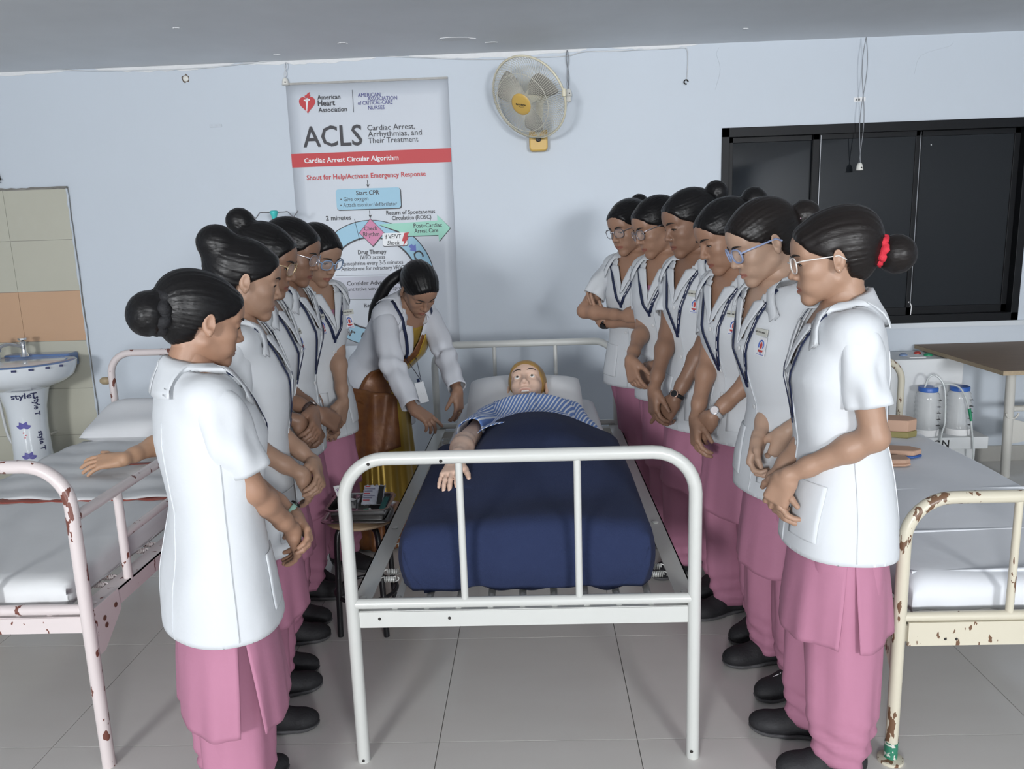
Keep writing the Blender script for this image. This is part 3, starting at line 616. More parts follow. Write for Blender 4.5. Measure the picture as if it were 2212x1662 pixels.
# ================================================================ HEAD (local: +X face, +Z up, origin between the ears)
def head_field(h=.0029, openeye=False, openmouth=False):
    f = Field((-.125, -.1, -.15), (.13, .1, .125), h)
    f.ell((-.014, 0, .030), (.094, .0735, .078), .01)
    f.ell((.030, 0, -.026), (.055, .0555, .080), .03)
    for s in (-1, 1):
        f.cone((.064, s*.009, -.095), (-.002, s*.043, -.056), .0145, .0165, .022)
        f.ell((.052, s*.037, -.026), (.025, .022, .022), .018)
        f.ell((.060, s*.026, -.060), (.020, .018, .020), .02)
        f.cone((.078, s*.012, .021), (.062, s*.044, .022), .0065, .0065, .016)
    f.ell((.070, 0, -.097), (.017, .019, .016), .016)
    f.ell((.055, 0, .045), (.033, .05, .035), .03)
    f.ell((.070, 0, -.062), (.021, .026, .020), .016)          # muzzle
    for s in (-1, 1): f.ell((.089, s*.030, .003), (.016, .017, .011), .012, sub=True)
    f.cone((.080, 0, .014), (.0985, 0, -.026), .0065, .0078, .011)   # nose
    f.ell((.099, 0, -.031), (.0115, .0105, .0095), .008)
    for s in (-1, 1):
        f.ell((.090, s*.0115, -.035), (.0105, .0075, .0078), .006)
        f.ell((.095, s*.0065, -.0415), (.0045, .0032, .004), .003, sub=True)
        f.ell((.0685, s*.0305, .0025), (.0145, .0165, .0125), .004)     # lid ball
    if openmouth:
        f.cone((.082, -.016, -.066), (.082, .016, -.066), .010, .010, .008)
        f.ell((.092, 0, -.068), (.018, .022, .0075), .004, sub=True)
    else:
        for s in (-1, 1):
            f.cone((.0885, s*.006, -.0615), (.0775, s*.0225, -.066), .0052, .003, .005)
            f.cone((.0880, 0, -.0725), (.0775, s*.0205, -.0685), .0062, .003, .005)
        f.ell((.094, 0, -.0665), (.006, .024, .0013), .002, sub=True)
    for s in (-1, 1):                                                 # eye slit
        if openeye: f.ell((.083, s*.0315, .003), (.012, .0135, .0062), .002, sub=True)
        else: f.ell((.082, s*.0310, -.0030), (.010, .0130, .0040), .002, sub=True)
        # ear
        c = np.array([-.012, s*.0785, -.006]); R = RotM(s*.38, -.15, 0)
        f.ell(c, (.0175, .0060, .0300), .006, R=R)
        f.ell(c+np.array([.004, s*.006, .002]), (.0105, .0045, .0185), .004, sub=True, R=R)
        f.cone(c+np.array([.007, s*.002, -.020]), c+np.array([.006, s*.001, -.028]), .008, .006, .006)
    f.cone((-.018, 0, -.05), (-.030, 0, -.155), .046, .045, .02)
    return f
def lip_tint(V):
    x, y, z = V.T
    lip = np.clip(1-((z+.0668)/(.0098-.006*(np.abs(y)/.026)**2).clip(.001))**2, 0, 1)*(np.abs(y) < .024)*(x > .072)
    return np.clip(lip*1.6, 0, 1)
_hv = {}
def head_mesh(kind):
    if kind not in _hv:
        f = head_field(openeye=kind == 'manikin', openmouth=kind == 'manikin'); V, Q = f.net(); V = relax(V, Q, 1, .35); _hv[kind] = (V, Q, lip_tint(V))
    return _hv[kind]
def hair_mesh(bun, bulge=.0, thick=.013, low=-.075, h=.0042, short=False):
    """bun = list of (centre, radii) in head space"""
    f = Field((-.27, -.12, -.16), (.11, .12, .2), h)
    f.ell((-.018, 0, .032), (.095+thick, .0735+thick*.85, .079+thick), .01)
    f.ell((.055, 0, .046), (.033+.0045, .05+.008, .035+.008), .02)
    if not short:
        f.ell((-.055, 0, -.005), (.058, .062, .075), .03)
        if bulge: f.ell((-.06, 0, .05), (.06+bulge, .055+bulge, .055+bulge), .04)
    g = f.grid((slice(None),)*3); X, Y, Z = g
    # hairline: removed in front of a curved sheet, and below the nape
    if short: line = np.maximum(.078+.012*np.cos(Y*22)-np.clip((.050-Z), 0, 1)*1.0-np.clip(np.abs(Y)-.055, 0, 1)*.2, -.03)
    else:
        line = .070+.013*np.cos(Y*20)-np.clip(.060-Z, 0, 1)*.55-np.clip(.028-Z, 0, 1)*.95
        line = np.maximum(line-np.clip(-.016-Z, 0, 1)*3.5, -.030)
    f.F = smax(f.F, (X-line).astype(f32)*.8, .008)
    f.F = smax(f.F, (low-Z+.35*(X+.03)).astype(f32)*.9, .012)
    for s in (-1, 1): f.op(lambda X, Y, Z: d_ell(X, Y, Z, np.array([-.009, s*.096, -.012]), np.array([.0225, .026, .036])), (-.04, s*.096-.03, -.06), (.02, s*.096+.03, .03), .005, sub=True)
    for c, r in bun: f.ell(c, r, .014)
    if not short:
        X, Y, Z = g   # combed strands: grooves running from the hairline to the bun
        b = np.array(bun[0][0]) if bun else np.array([-.1, 0, 0.])
        an = np.arctan2(Z-b[2], Y-b[1]+.0001); f.F += (.0007*np.sin(an*41+12*X)+.0006*np.sin(an*67-9*X)).astype(f32)
    V, Q = f.net(); return relax(V, Q, 1, .3), Q
# ================================================================ HAND + ARM
def frame(x, up):
    x = nrm(x); z = nrm(np.asarray(up, float)-x*np.dot(x, up)); return np.stack([x, np.cross(z, x), z], 1)   # columns
def finger_pts(base, ln, curl, side, yaw):
    p = np.array(base, float); a = 0.; P = [p]; yy = yaw
    for f_, c in zip((.44, .31, .25), curl):
        a += c; d = np.array([math.cos(a)*math.cos(yy), math.cos(a)*math.sin(yy), -math.sin(a)]); p = p+d*ln*f_; P.append(p)
    return P
def arm_field(S, E, W, Rh, side, curl=.5, spread=.06, thumb=(.55, .5), fat=1., h=.0037, fingers=None, hs=1., upper=True):
    """side +1 = left hand (thumb on -Y of the hand frame), -1 = right"""
    S, E, W = (np.array(q, float) for q in (S, E, W)); ty = -side
    T = lambda q: W+Rh@(np.array(q, float)*hs)
    caps = []
    if upper: caps += [(S, S+(E-S)*.5, .047*fat, .043*fat, .01), (S+(E-S)*.5, E, .043*fat, .036*fat, .02)]
    caps += [(E, E+(W-E)*.28, .0365*fat, .0385*fat, .02), (E+(W-E)*.28, E+(W-E)*.75, .0385*fat, .027*fat, .02), (E+(W-E)*.75, W, .027*fat, .0235*fat, .02)]
    caps += [(W, T((.02, 0, 0)), .0235*fat, .022*hs, .015)]
    for y0, y1 in ((.026, .028), (.009, .010), (-.009, -.009), (-.025, -.026)):
        caps.append((T((.018, y0*ty*.75, 0)), T((.084, y1*ty, .002)), .0165*hs, .0115*hs, .012))
    F_ = fingers or [curl]*4
    tips = []
    for i, (y, ln, r) in enumerate(((.028, .070, .0087), (.0095, .078, .0090), (-.0095, .073, .0087), (-.0275, .057, .0078))):
        c = F_[i]; P = finger_pts((.086-.004*abs(i-1), y*ty, .001), ln, (c*.9, c*1.15, c*.8), side, (1.2-i)*spread*ty)
        rr = (r*1.05, r, r*.93, r*.82)
        for k in range(3): caps.append((T(P[k]), T(P[k+1]), rr[k]*hs, rr[k+1]*hs, .0035))
        tips.append((T(P[3]), Rh@nrm(np.array(P[3])-P[2])))
    a, b = thumb; p0 = np.array([.018, .022*ty, -.006]); p1 = p0+np.array([.026, .020*ty, -.010*b-.004]); d = np.array([math.cos(a), math.sin(a)*ty, -.6*b]); d = nrm(d)
    p2 = p1+d*.030; d2 = nrm(d+np.array([.15, -.35*ty*b, -.35*b])); p3 = p2+d2*.026
    for q0, q1, r0, r1, k in ((p0, p1, .016, .0125, .012), (p1, p2, .0115, .0098, .006), (p2, p3, .0098, .0078, .004)): caps.append((T(q0), T(q1), r0*hs, r1*hs, k))
    tips.append((T(p3), Rh@d2))
    A = np.array([np.minimum(c[0], c[1])-max(c[2], c[3]) for c in caps]).min(0)-.02; B = np.array([np.maximum(c[0], c[1])+max(c[2], c[3]) for c in caps]).max(0)+.02
    f = Field(A, B, h)
    for a_, b_, ra, rb, k in caps: f.cone(a_, b_, ra, rb, k)
    V, Q = f.net(); return relax(V, Q, 1, .3), Q, tips
def ik(S, W, pole, a=.265, b=.24):
    S, W = np.array(S, float), np.array(W, float); d = W-S; L = np.linalg.norm(d)
    if L > a+b-.004: W = S+d/L*(a+b-.004); d = W-S; L = np.linalg.norm(d)
    x = (a*a-b*b+L*L)/(2*L); hgt = math.sqrt(max(a*a-x*x, 0)); n = d/L; p = np.array(pole, float); p = nrm(p-n*np.dot(p, n))
    return S+n*x+p*hgt, W
# ================================================================ CLOTHES
COATP = np.array([(1.36, .058, .058, -.012), (1.335, .070, .064, -.012), (1.315, .105, .072, -.012), (1.295, .145, .082, -.010), (1.27, .168, .093, -.006), (1.22, .176, .108, .002), (1.14, .174, .124, .014), (1.05, .163, .114, .010), (.96, .158, .106, .004), (.86, .176, .120, .0), (.76, .194, .135, .0), (.66, .203, .143, .0), (.5, .212, .152, .0), (.3, .215, .155, 0)])[::-1]
def loft_d(x, y, z, grow=0., wid=1., dep=1., tab=COATP):
    hw = np.interp(z, tab[:, 0], tab[:, 1])*wid+grow; hd = np.interp(z, tab[:, 0], tab[:, 2])*dep+grow; cx = np.interp(z, tab[:, 0], tab[:, 3])
    n = 2.25; u = np.abs((x-cx)/hd); v = np.abs(y/hw); k = (u**n+v**n)**(1/n)
    return (k-1)*np.minimum(hw, hd)*(.85)
class Body:
    """bend = forward lean (radians) about an axis across the hips"""
    def __init__(s, bend=0., pivot=.90, width=.16, wid=1., dep=1., seed=0, tab=COATP):
        s.b, s.p, s.w, s.wid, s.dep, s.tab = bend, pivot, width, wid, dep, tab
        s.upv = np.array([math.sin(bend), 0, math.cos(bend)]); r = np.random.RandomState(seed); s.K = [(r.uniform(-16, 16), r.uniform(-16, 16), r.uniform(-9, 9), r.uniform(0, 6.3), r.uniform(.4, 1)) for _ in range(9)]; s.K2 = [(r.uniform(-38, 38), r.uniform(-38, 38), r.uniform(-30, 30), r.uniform(0, 6.3)) for _ in range(8)]
    def ang(s, x, z):
        q = (z-s.p)*math.cos(s.b/2)+x*math.sin(s.b/2); t = np.clip((q+s.w*.5)/s.w, 0, 1); return s.b*t*t*(3-2*t)
    def unbend(s, x, y, z):
        if s.b == 0: return x, y, z
        a = s.ang(x, z); c, sn = np.cos(a), np.sin(a); zz = z-s.p; return c*x-sn*zz, y, sn*x+c*zz+s.p
    def fwd(s, P):
        P = np.atleast_2d(np.asarray(P, float)); R = P.copy()
        for _ in range(12):
            a = s.ang(R[:, 0], R[:, 2]); c, sn = np.cos(a), np.sin(a); zz = P[:, 2]-s.p
            R = np.stack([c*P[:, 0]+sn*zz, P[:, 1], -sn*P[:, 0]+c*zz+s.p], 1)
        return R
    def folds(s, x, y, z):
        w = 0
        for a, b, c, ph, am in s.K: w = w+am*np.sin(a*x+b*y+c*z+ph+1.5*np.sin(5*z+ph))
        f2 = 0
        for a, b, c, ph in s.K2: f2 = f2+np.sin(a*x+b*y+c*z+ph+1.2*np.sin(9*x+7*z+ph))
        env = .35+.65*np.clip(w*.5+.3, 0, 1)
        return w/4.+f2*.055*env
    def coat(s, x, y, z, grow=0., fold=.013):
        X, Y, Z = s.unbend(x, y, z); d = loft_d(X, Y, Z, grow, s.wid, s.dep, s.tab)
        for sg in (-1, 1): d = smin(d, np.sqrt((X+.004)**2+(Y-sg*.142*s.wid)**2+(Z-1.262)**2)-.052-grow, .04)
        if fold: d = d+fold*s.folds(X, Y, Z)*np.clip((1.30-Z)*4, 0, 1)
        return d
    def proj(s, P, off=.003, grow=0., it=6):
        P = np.asarray(P, float).copy(); e = 1e-3
        for _ in range(it):
            x, y, z = P.T; d = s.coat(x, y, z, grow)
            g = np.stack([s.coat(x+e, y, z, grow)-s.coat(x-e, y, z, grow), s.coat(x, y+e, z, grow)-s.coat(x, y-e, z, grow), s.coat(x, y, z+e, grow)-s.coat(x, y, z-e, grow)], 1)/(2*e)
            gl = np.linalg.norm(g, axis=1, keepdims=True)+1e-9; P = P-g/gl*((d-off)/gl[:, 0])[:, None]*.8
        return P, g/gl
    def on(s, pts, off=.003):
        """points given in upright (rest) coordinates -> on the garment"""
        return s.proj(s.fwd(pts), off)[0]
    def strip(s, mid, width, off=.004, across=None, n=5):
        """ribbon following rest points mid, lying on the garment"""
        M_ = np.array(smoothpath(mid, 6)); C0, G = s.proj(s.fwd(M_), off); T_ = np.gradient(C0, axis=0); T_ /= np.linalg.norm(T_, axis=1, keepdims=True)
        B = np.cross(G, T_); V = []; ks = np.linspace(-.5, .5, n)
        wv = np.asarray(width) if hasattr(width, '__len__') else np.full(len(C0), width)
        for k in ks: V.append(s.proj(C0+B*(k*wv)[:, None], off)[0])
        V = np.stack(V, 1).reshape(-1, 3); m_ = len(C0)
        F = [(i*n+j, i*n+j+1, (i+1)*n+j+1, (i+1)*n+j) for i in range(m_-1) for j in range(n-1)]
        return V, np.array(F)
def coat_mesh(B, hem, top=1.318, h=.0088, vneck=1.15, vw=.060):
    lo = [-.30, -.30, hem]; hi = [.30+abs(B.b)*.35, .30, 1.40]
    f = Field(lo, hi, h); X, Y, Z = f.grid((slice(None),)*3); f.F = B.coat(X, Y, Z).astype(f32)
    V, Q = f.net(); V = relax(V, Q, 2, .5); x, y, z = B.unbend(*V.T)
    hole = (z > top-.02*np.clip(x*10, -1, 1)) | ((((x+.014)/.088)**2+(y/.092)**2 < 1) & (z > 1.27)) | ((x > .0) & (z > vneck) & (np.abs(y) < (z-vneck)/(1.33-vneck)*vw))
    Q = Q[~hole[Q].any(1)]; V[:, 2] = np.where(np.abs(V[:, 2]-(hem+h*.5)) < h*.75, hem, V[:, 2]) if B.b < .3 else V[:, 2]
    return V, Q
def sleeve_mesh(S, E, frac, r0, r1, seed=0, W=None, flare=0., n=22, seg=30):
    """open tube from the shoulder; W given = long sleeve on to the wrist"""
    S, E = np.array(S, float), np.array(E, float); rr = np.random.RandomState(abs(seed)); P = []; R = []
    if W is None:
        for t in np.linspace(-.13, frac, n): P.append(S+(E-S)*t); R.append((r0+(r1-r0)*max(t, 0)/frac)*math.sqrt(max(.02, 1-max(0, (.16-t)/.295)**2)))
    else:
        W = np.array(W, float); path = smoothpath([S+(S-E)*.05, S+(E-S)*.4, S+(E-S)*.8, E+(W-E)*.04+(E-(S+W)/2)*.05, E+(W-E)*.3, E+(W-E)*.65, E+(W-E)*frac], 6)
        P = path; R = [r0+(r1-r0)*i/(len(path)-1) for i in range(len(path))]; R[0] *= .45; R[1] *= .7; R[2] *= .88; R[3] *= .96
    P = np.array(P); T_ = np.gradient(P, axis=0); T_ /= np.linalg.norm(T_, axis=1, keepdims=True); u = None; V = []
    k1, k2 = rr.uniform(0, 6, 2)
    for i in range(len(P)):
        q = np.array([1., 0, 0]) if u is None else u; u = nrm(q-T_[i]*np.dot(q, T_[i])); w = np.cross(T_[i], u); t = i/(len(P)-1)
        for k in range(seg):
            a = 2*PI*k/seg; am = .0035+.004*t
            if W is not None: am = .003+.005*math.exp(-((t-.5)/.15)**2)
            r = R[i]*(1+flare*t*math.cos(2*a))+am*math.sin(3*a+k1+5*t)*.6+am*math.sin(5*a+k2-7*t)*.5+am*.8*math.sin(t*(26 if W is not None else 9)+2*math.sin(a+k1))
            V.append(P[i]+r*(math.cos(a)*u+math.sin(a)*w))
    m_ = len(P); F = np.array([(i*seg+k, i*seg+(k+1) % seg, (i+1)*seg+(k+1) % seg, (i+1)*seg+k) for i in range(m_-1) for k in range(seg)])
    return np.array(V), F
def collar_mesh(B, vneck):
    """back collar with points and front lapels, lying on the coat"""
    parts = []
    for s in (-1, 1):
        n = 17; m_ = 8; V = []; O = []
        for i in range(n):
            t = i/(n-1); a = PI*(1-t*.72); e = max(0, t-.72)/.28
            O.append((-.014+(.122+.015*math.sin(t*PI))*math.cos(a), s*(.120+.012*t)*B.wid*math.sin(a), 1.264-.004*t-.050*e))
        O = B.on(O, .009)
        for i in range(n):
            t = i/(n-1); a = PI*(1-t*.72); e = max(0, t-.55)/.45
            inn = B.fwd((-.014+.056*math.cos(a)+.012*e, s*.057*math.sin(a), 1.358-.030*t-.022*e))[0]; cr = B.fwd((-.014+.068*math.cos(a)+.014*e, s*.068*math.sin(a), 1.356-.030*t-.020*e))[0]
            V.append(inn)
            for j in range(1, m_): q = (j-1)/(m_-2); V.append(cr+(O[i]-cr)*q+B.upv*.006*math.sin(PI*q))
        V = np.array(V); d = B.coat(*V.T); jj = np.arange(n*m_) % m_; low = ((d < .009) & (jj > 1)) | (jj > 3)
        if low.any(): V[low] = B.proj(V[low], .0105, it=9)[0]
        F = np.array([(i*m_+j, i*m_+j+1, (i+1)*m_+j+1, (i+1)*m_+j) for i in range(n-1) for j in range(m_-1)])
        if s > 0: F = F[:, ::-1]
        parts.append((V, F))
        # lapel
        n = 14; m_ = 5; V = []
        for i in range(n):
            t = i/(n-1); z = 1.292+(vneck-.012-1.292)*t; yi = max(0., (z-vneck)/(1.33-vneck)*.060-.013)+.0015; wd = .013+.050*(1-t)**.7*(1 if t > .10 else .55+t*4.5)-.013*t
            for j in range(m_): V.append((.12, s*(yi+wd*j/(m_-1)), z+.016*(j/(m_-1))*(1-t)))
        V = B.on(V, .0085); F = np.array([(i*m_+j, i*m_+j+1, (i+1)*m_+j+1, (i+1)*m_+j) for i in range(n-1) for j in range(m_-1)])
        if s < 0: F = F[:, ::-1]
        parts.append((V, F))
    return joinm(parts)
def ring_loft(fn, nu, nv, close=True):
    V = np.array([fn(2*PI*i/nu if close else i/(nu-1), j/(nv-1)) for j in range(nv) for i in range(nu)])
    F = np.array([(j*nu+i, j*nu+(i+1) % nu, (j+1)*nu+(i+1) % nu, (j+1)*nu+i) for j in range(nv-1) for i in range(nu if close else nu-1)])
    return V, F[:, ::-1]
_shoe = None
def shoe_parts():
    global _shoe
    if _shoe is None:
        f = Field((-.11, -.07, -.02), (.19, .07, .14), .0045)
        f.cone((-.055, 0, .040), (.03, 0, .042), .036, .038, .02); f.ell((.085, .003, .030), (.068, .044, .036), .03); f.ell((-.055, 0, .045), (.038, .036, .045), .02); f.cone((-.045, 0, .06), (-.04, 0, .10), .042, .040, .02)
        X, Y, Z = f.grid((slice(None),)*3); f.F = smax(f.F, (.012-Z).astype(f32), .004)
        U = f.net(); g = Field((-.11, -.07, -.02), (.19, .07, .06), .0045)
        g.cone((-.055, 0, .03), (.03, 0, .03), .039, .041, .02); g.ell((.086, .003, .028), (.071, .047, .04), .03); X, Y, Z = g.grid((slice(None),)*3); g.F = smax(smax(g.F, (-Z).astype(f32), .002), (Z-.018).astype(f32), .002)
        _shoe = (relax(*U, 1), U[1], *g.net())
    return _shoe
# ---------------------------------------------------------------- cloth / skin materials
def skin(name, col):
    m_ = mat(name, col, .48, noise=.10, nscale=18, bump=.04, bscale=220); nt = m_.node_tree; b = nt.nodes['Principled BSDF']
    at = nt.nodes.new('ShaderNodeAttribute'); at.attribute_name = 'tint'
    mx = nt.nodes.new('ShaderNodeMix'); mx.data_type = 'RGBA'; mx.inputs[7].default_value = (col[0]*.80, col[1]*.52, col[2]*.55, 1)
    nt.links.new(b.inputs['Base Color'].links[0].from_socket, mx.inputs[6]); nt.links.new(at.outputs['Fac'], mx.inputs[0]); nt.links.new(mx.outputs[2], b.inputs['Base Color'])
    b.inputs['Subsurface Weight'].default_value = .08; b.inputs['Subsurface Radius'].default_value = (.012, .005, .003); return m_
SK = {'a': skin('skin_light_brown', (.375, .228, .156)), 'b': skin('skin_mid_brown', (.36, .205, .135)), 'c': skin('skin_deep_brown', (.27, .150, .098)), 'd': skin('skin_fair', (.48, .315, .228))}
M_coat = mat('white_cotton', (.63, .655, .685), .8, noise=.03, nscale=6, bump=.30, bscale=13)
M_pink = mat('pink_cotton', (.44, .185, .28), .75, noise=.10, nscale=5, bump=.2, bscale=20)
M_hair = mat('black_hair', (.0055, .005, .0055), .38, bump=.10, bscale=60, stretch=(.25, 3, 3), spec=.3)
M_hairb = mat('brown_black_hair', (.010, .0075, .007), .38, bump=.10, bscale=60, stretch=(.25, 3, 3), spec=.3)
M_shoe = mat('black_canvas', (.017, .017, .02), .7, noise=.3, nscale=40, bump=.2, bscale=150); M_sole = mat('grey_rubber_sole', (.10, .10, .105), .6)
M_navy = mat('navy_ribbon', (.010, .018, .060), .55); M_btn = mat('pearl_button', (.70, .71, .72), .25); M_plate = mat('name_plate', (.62, .62, .56), .35); M_patchw = mat('white_patch', (.82, .82, .84), .7)
M_embr = mat('emblem_red', (.55, .06, .05), .6); M_embb = mat('emblem_blue', (.06, .12, .42), .6); M_brow = mat('brow_hair', (.018, .013, .011), .7); M_eyew = mat('eye_white', (.72, .70, .68), .2, coat=.5); M_iris = mat('dark_iris', (.02, .011, .008), .15)
M_lens = mat('clear_lens', (.9, .93, .96), .03, alpha=.14, spec=.6); M_pearl = mat('pearl_stud', (.75, .74, .72), .15, coat=.6); M_blackc = mat('black_scrunchie', (.006, .006, .008), .85, bump=.4, bscale=120)
M_nail = mat('red_nail', (.55, .03, .08), .2)
def part(name, V, F, m_, root, smooth=60, **k): return mk(name, V, F, m_, root, smooth, local=True, **k)
def tubeV(pts, r, seg=8, closed=False):
    mb = MB().tube(pts, r, seg, True, closed); return mb.V, mb.F
# ================================================================ PERSON
def person(label, base, heading, s, head=(0, .25, 0), bend=.06, arms=None, hem=.66, kurta=.42, skin_='b', hair=None, bun=(((-.125, 0, .04), (.05, .05, .05)),), bulge=0., scr=None, glasses=None, lanyard='v', badge=True, watch=None, pocket=True, seed=0, wid=1., dep=1., slr=(.052, .050), vneck=1.16, headtw=0., stud=True, hairm=None, group=None, feet=(.10, -.10), teacher=False, nail=None, sleeve=.70, headoff=(0, 0, 0), placket=True, pinkneck=False, footx=(0, 0), legoff=(0, 0)):
    rt = empty('person', (*base, 0), label, 'person', group, math.radians(heading), s)
    B = Body(bend, seed=seed, wid=wid, dep=dep); Mh = hairm or M_hair; sk_ = SK[skin_]
    ch, sh = math.cos(math.radians(heading)), math.sin(math.radians(heading))
    def loc(p):   # world -> person
        d = np.array(p, float)-np.array([*base, 0]); return np.array([ch*d[0]+sh*d[1], -sh*d[0]+ch*d[1], d[2]])/s
    # --- head frame
    nb = B.fwd((-.012, 0, 1.335))[0]; upd = nrm(B.fwd((-.012, 0, 1.36))[0]-nb)
    Rh = RotM(*head); piv = nb+upd*.040+np.array(headoff); H0 = piv-Rh@np.array([-.022, 0, -.072])
    TH = lambda V: np.asarray(V, float)@Rh.T+H0
    hv, hq, ht = head_mesh('student'); parts = [(TH(hv), hq)]; tint = [ht]
    # neck and upper chest
    f = Field(nb-np.array([.2, .2, .24]), nb+np.array([.22, .2, .14]), .006)
    X, Y, Z = f.grid((slice(None),)*3); x, y, z = B.unbend(X, Y, Z); d = np.maximum(loft_d(x, y, z, -.013, wid), z-1.325)
    f.F = smin(d, d_cone(X, Y, Z, nb-upd*.03, piv+Rh@np.array([-.006, 0, .01]), .049, .044), .022).astype(f32)
    v, q = f.net(); v = relax(v, q, 2); parts.append((v, q)); tint.append(np.zeros(len(v)))
    # --- arms
    sl = []; wr = {}
    for side, key in ((1, 'L'), (-1, 'R')):
        a = arms[key]; S = B.fwd((-.004, side*.150*wid, 1.262))[0]; W = np.array(a['w']) if 'w' in a else (loc(a['C'])+np.array(a['o']) if 'C' in a else loc(a['W']))
        E, W = ik(S, W, a.get('pole', (-.75, side*.30, -.2)))
        hd = np.array(a['hd']) if 'hd' in a else (W-E); hand_R = frame(hd, a.get('back', (1, 0, 0)))
        av, aq, tips = arm_field(S, E, W, hand_R, side, a.get('curl', .5), a.get('spread', .05), a.get('thumb', (.5, .5)), a.get('fat', .88), fingers=a.get('f'), hs=a.get('hs', .95))
        parts.append((av, aq)); tint.append(np.zeros(len(av))); wr[key] = (E, W, hand_R, tips)
        sl.append(sleeve_mesh(S, E, sleeve, *slr, seed*7+side+3, flare=.06) if not teacher else sleeve_mesh(S, E, .93, .060, .041, seed*7+side+3, W=W))
    V, Q = joinm(parts); body = part('body', V, Q, sk_, rt, 180, tint=np.concatenate(tint))
    if nail:
        for i in range(5):
            p, dd = wr[nail][3][i]; bk = wr[nail][2][:, 2]; e = np.array([.0045, .0045, .0045])
            fl_ = Field(p-.02, p+.02, .0022); fl_.ell(p+bk*.0035+dd*.001, (.0058, .0052, .005), .002); vv, qq = fl_.net(); part('nail', vv, qq, M_nail, rt, 180)
    # --- face details
    front = hv[(hv[:, 0] > .04)]
    def snap(pts, off):
        R_ = []
        for p in pts:
            d_ = (front[:, 1]-p[1])**2+(front[:, 2]-p[2])**2; k_ = np.argsort(d_)[:6]; R_.append((front[k_, 0].max()+off, p[1], p[2]))
        return R_
    for s_ in (-1, 1):
        mb = MB().lathe([(.0001, -.0115), (.006, -.0098), (.0098, -.006), (.0115, 0), (.0098, .006), (.006, .0098), (.0001, .0115)], (.0690, s_*.0305, .0015), 16)
        eye = part('eye', TH(mb.V), mb.F, M_eyew, rt, 180)
        mb = MB().lathe([(.0056, -.0005), (.005, .0012), (.0001, .0016)], (0, 0, 0), 14, axis='x'); R2 = RotM(0, .30, 0)
        part('iris', TH(np.array(mb.V)@R2.T+np.array([.0690, s_*.0305, .0015])+R2@np.array([.0108, 0, 0])), mb.F, M_iris, eye, 60)
        pts = [(.0815-.0105*((t-.35)**2)*1.6, s_*(.0175+.028*t), -.0012+.0030*math.sin(PI*t)-.0025*t) for t in np.linspace(0, 1, 8)]
        part('eyelash', *tubeV(TH(snap(pts, .0004)), [.0008, .0014, .0018, .0019, .0019, .0018, .0016, .0009], 5), M_brow, rt)
        pts = [(.0875-.021*t**1.9, s_*(.011+.036*t), .0195+.0065*math.sin(PI*(t*.78))-.003*t) for t in np.linspace(0, 1, 9)]
        part('eyebrow', *tubeV(TH(snap(pts, -.0012)), [.0020, .0034, .0039, .0039, .0036, .0031, .0026, .0019, .0010], 6), M_brow, rt)
        if stud: 
            mb = MB().lathe([(.0001, -.0035), (.0028, -.0022), (.0036, 0), (.0028, .0022), (.0001, .0035)], (-.006, s_*.0835, -.0315), 10); part('ear_stud', TH(mb.V), mb.F, M_pearl, rt, 180)
    # --- hair
    hvv, hqq = hair_mesh(bun, bulge); part('hair', TH(hvv), hqq, Mh, rt, 180)
    if scr:
        (c, d, r, tr, col) = scr; n_ = 40; Rf = frame(d, (0, 0.01, 1)); pts = []
        for k in range(n_): a = 2*PI*k/n_; rr = r*(1+.05*math.sin(9*a)); pts.append(np.array(c)+Rf@np.array([.004*math.sin(7*a), rr*math.cos(a), rr*math.sin(a)]))
        part('scrunchie', *tubeV(TH(pts), [tr*(1+.16*math.sin(11*k*2*PI/n_)) for k in range(n_)], 10, True), mat('scrunchie_%.2f_%.2f' % (col[0], col[1]), col, .75, bump=.3, bscale=120), rt, 180)
    if glasses:
        col, kind, thick = glasses; gm = mat('frame_%.2f_%.2f_%.2f' % col, col, .3 if kind != 'metal' else .25, metal=.7 if kind == 'metal' else 0)
        gl = empty('glasses', (0, 0, 0)); gl.parent = rt; ROOTM.pop(gl.name, None); gl.name = 'glasses'
        for s_ in (-1, 1):
            pts = []
            for k in range(28):
                a = 2*PI*k/28; ca, sa = math.cos(a), math.sin(a); p_ = 2.6
                yy = .0245*math.copysign(abs(ca)**(2/p_), ca); zz = .0205*math.copysign(abs(sa)**(2/p_), sa)
                pts.append((.0985-.010*((yy+s_*.0)/.0245*s_+1)*.5-.0*yy, s_*.0325+yy, -.002+zz))
            part('rim', *tubeV(TH(pts), thick, 6, True), gm, rt)
            part('lens', TH(np.array(pts)), [tuple(range(28))], M_lens, rt)
            part('temple_arm', *tubeV(TH([(.089, s_*.059, .006), (.07, s_*.073, .008), (.03, s_*.0785, .006), (-.012, s_*.082, .004), (-.028, s_*.080, -.010)]), thick*1.05, 6), gm, rt)
        part('bridge', *tubeV(TH([(.098, -.0085, .004), (.1045, 0, .008), (.098, .0085, .004)]), thick, 6), gm, rt)
        bpy.data.objects.remove(gl)
    if teacher: return rt, B, TH, wr, sl, loc
    # --- coat
    cv, cq = coat_mesh(B, hem, vneck=vneck); CV, CQ = joinm([(cv, cq)]+sl); coat = part('coat', CV, CQ, M_coat, rt, 180, solid=.0028)
    part('collar', *collar_mesh(B, vneck), M_coat, rt, 180, solid=.0032)
    zb = np.linspace(vneck-.02, hem+.10, 5)
    for z_ in zb:
        p, g = B.proj(B.fwd((.14, .004, z_)), .003); mb = MB().lathe([(.0075, 0), (.0078, .0012), (.0062, .0024), (.0001, .002)], (0, 0, 0), 12)
        part('button', np.array(mb.V)@frame((0, 1, 0), g[0]).T+p[0], mb.F, M_btn, coat, 50)
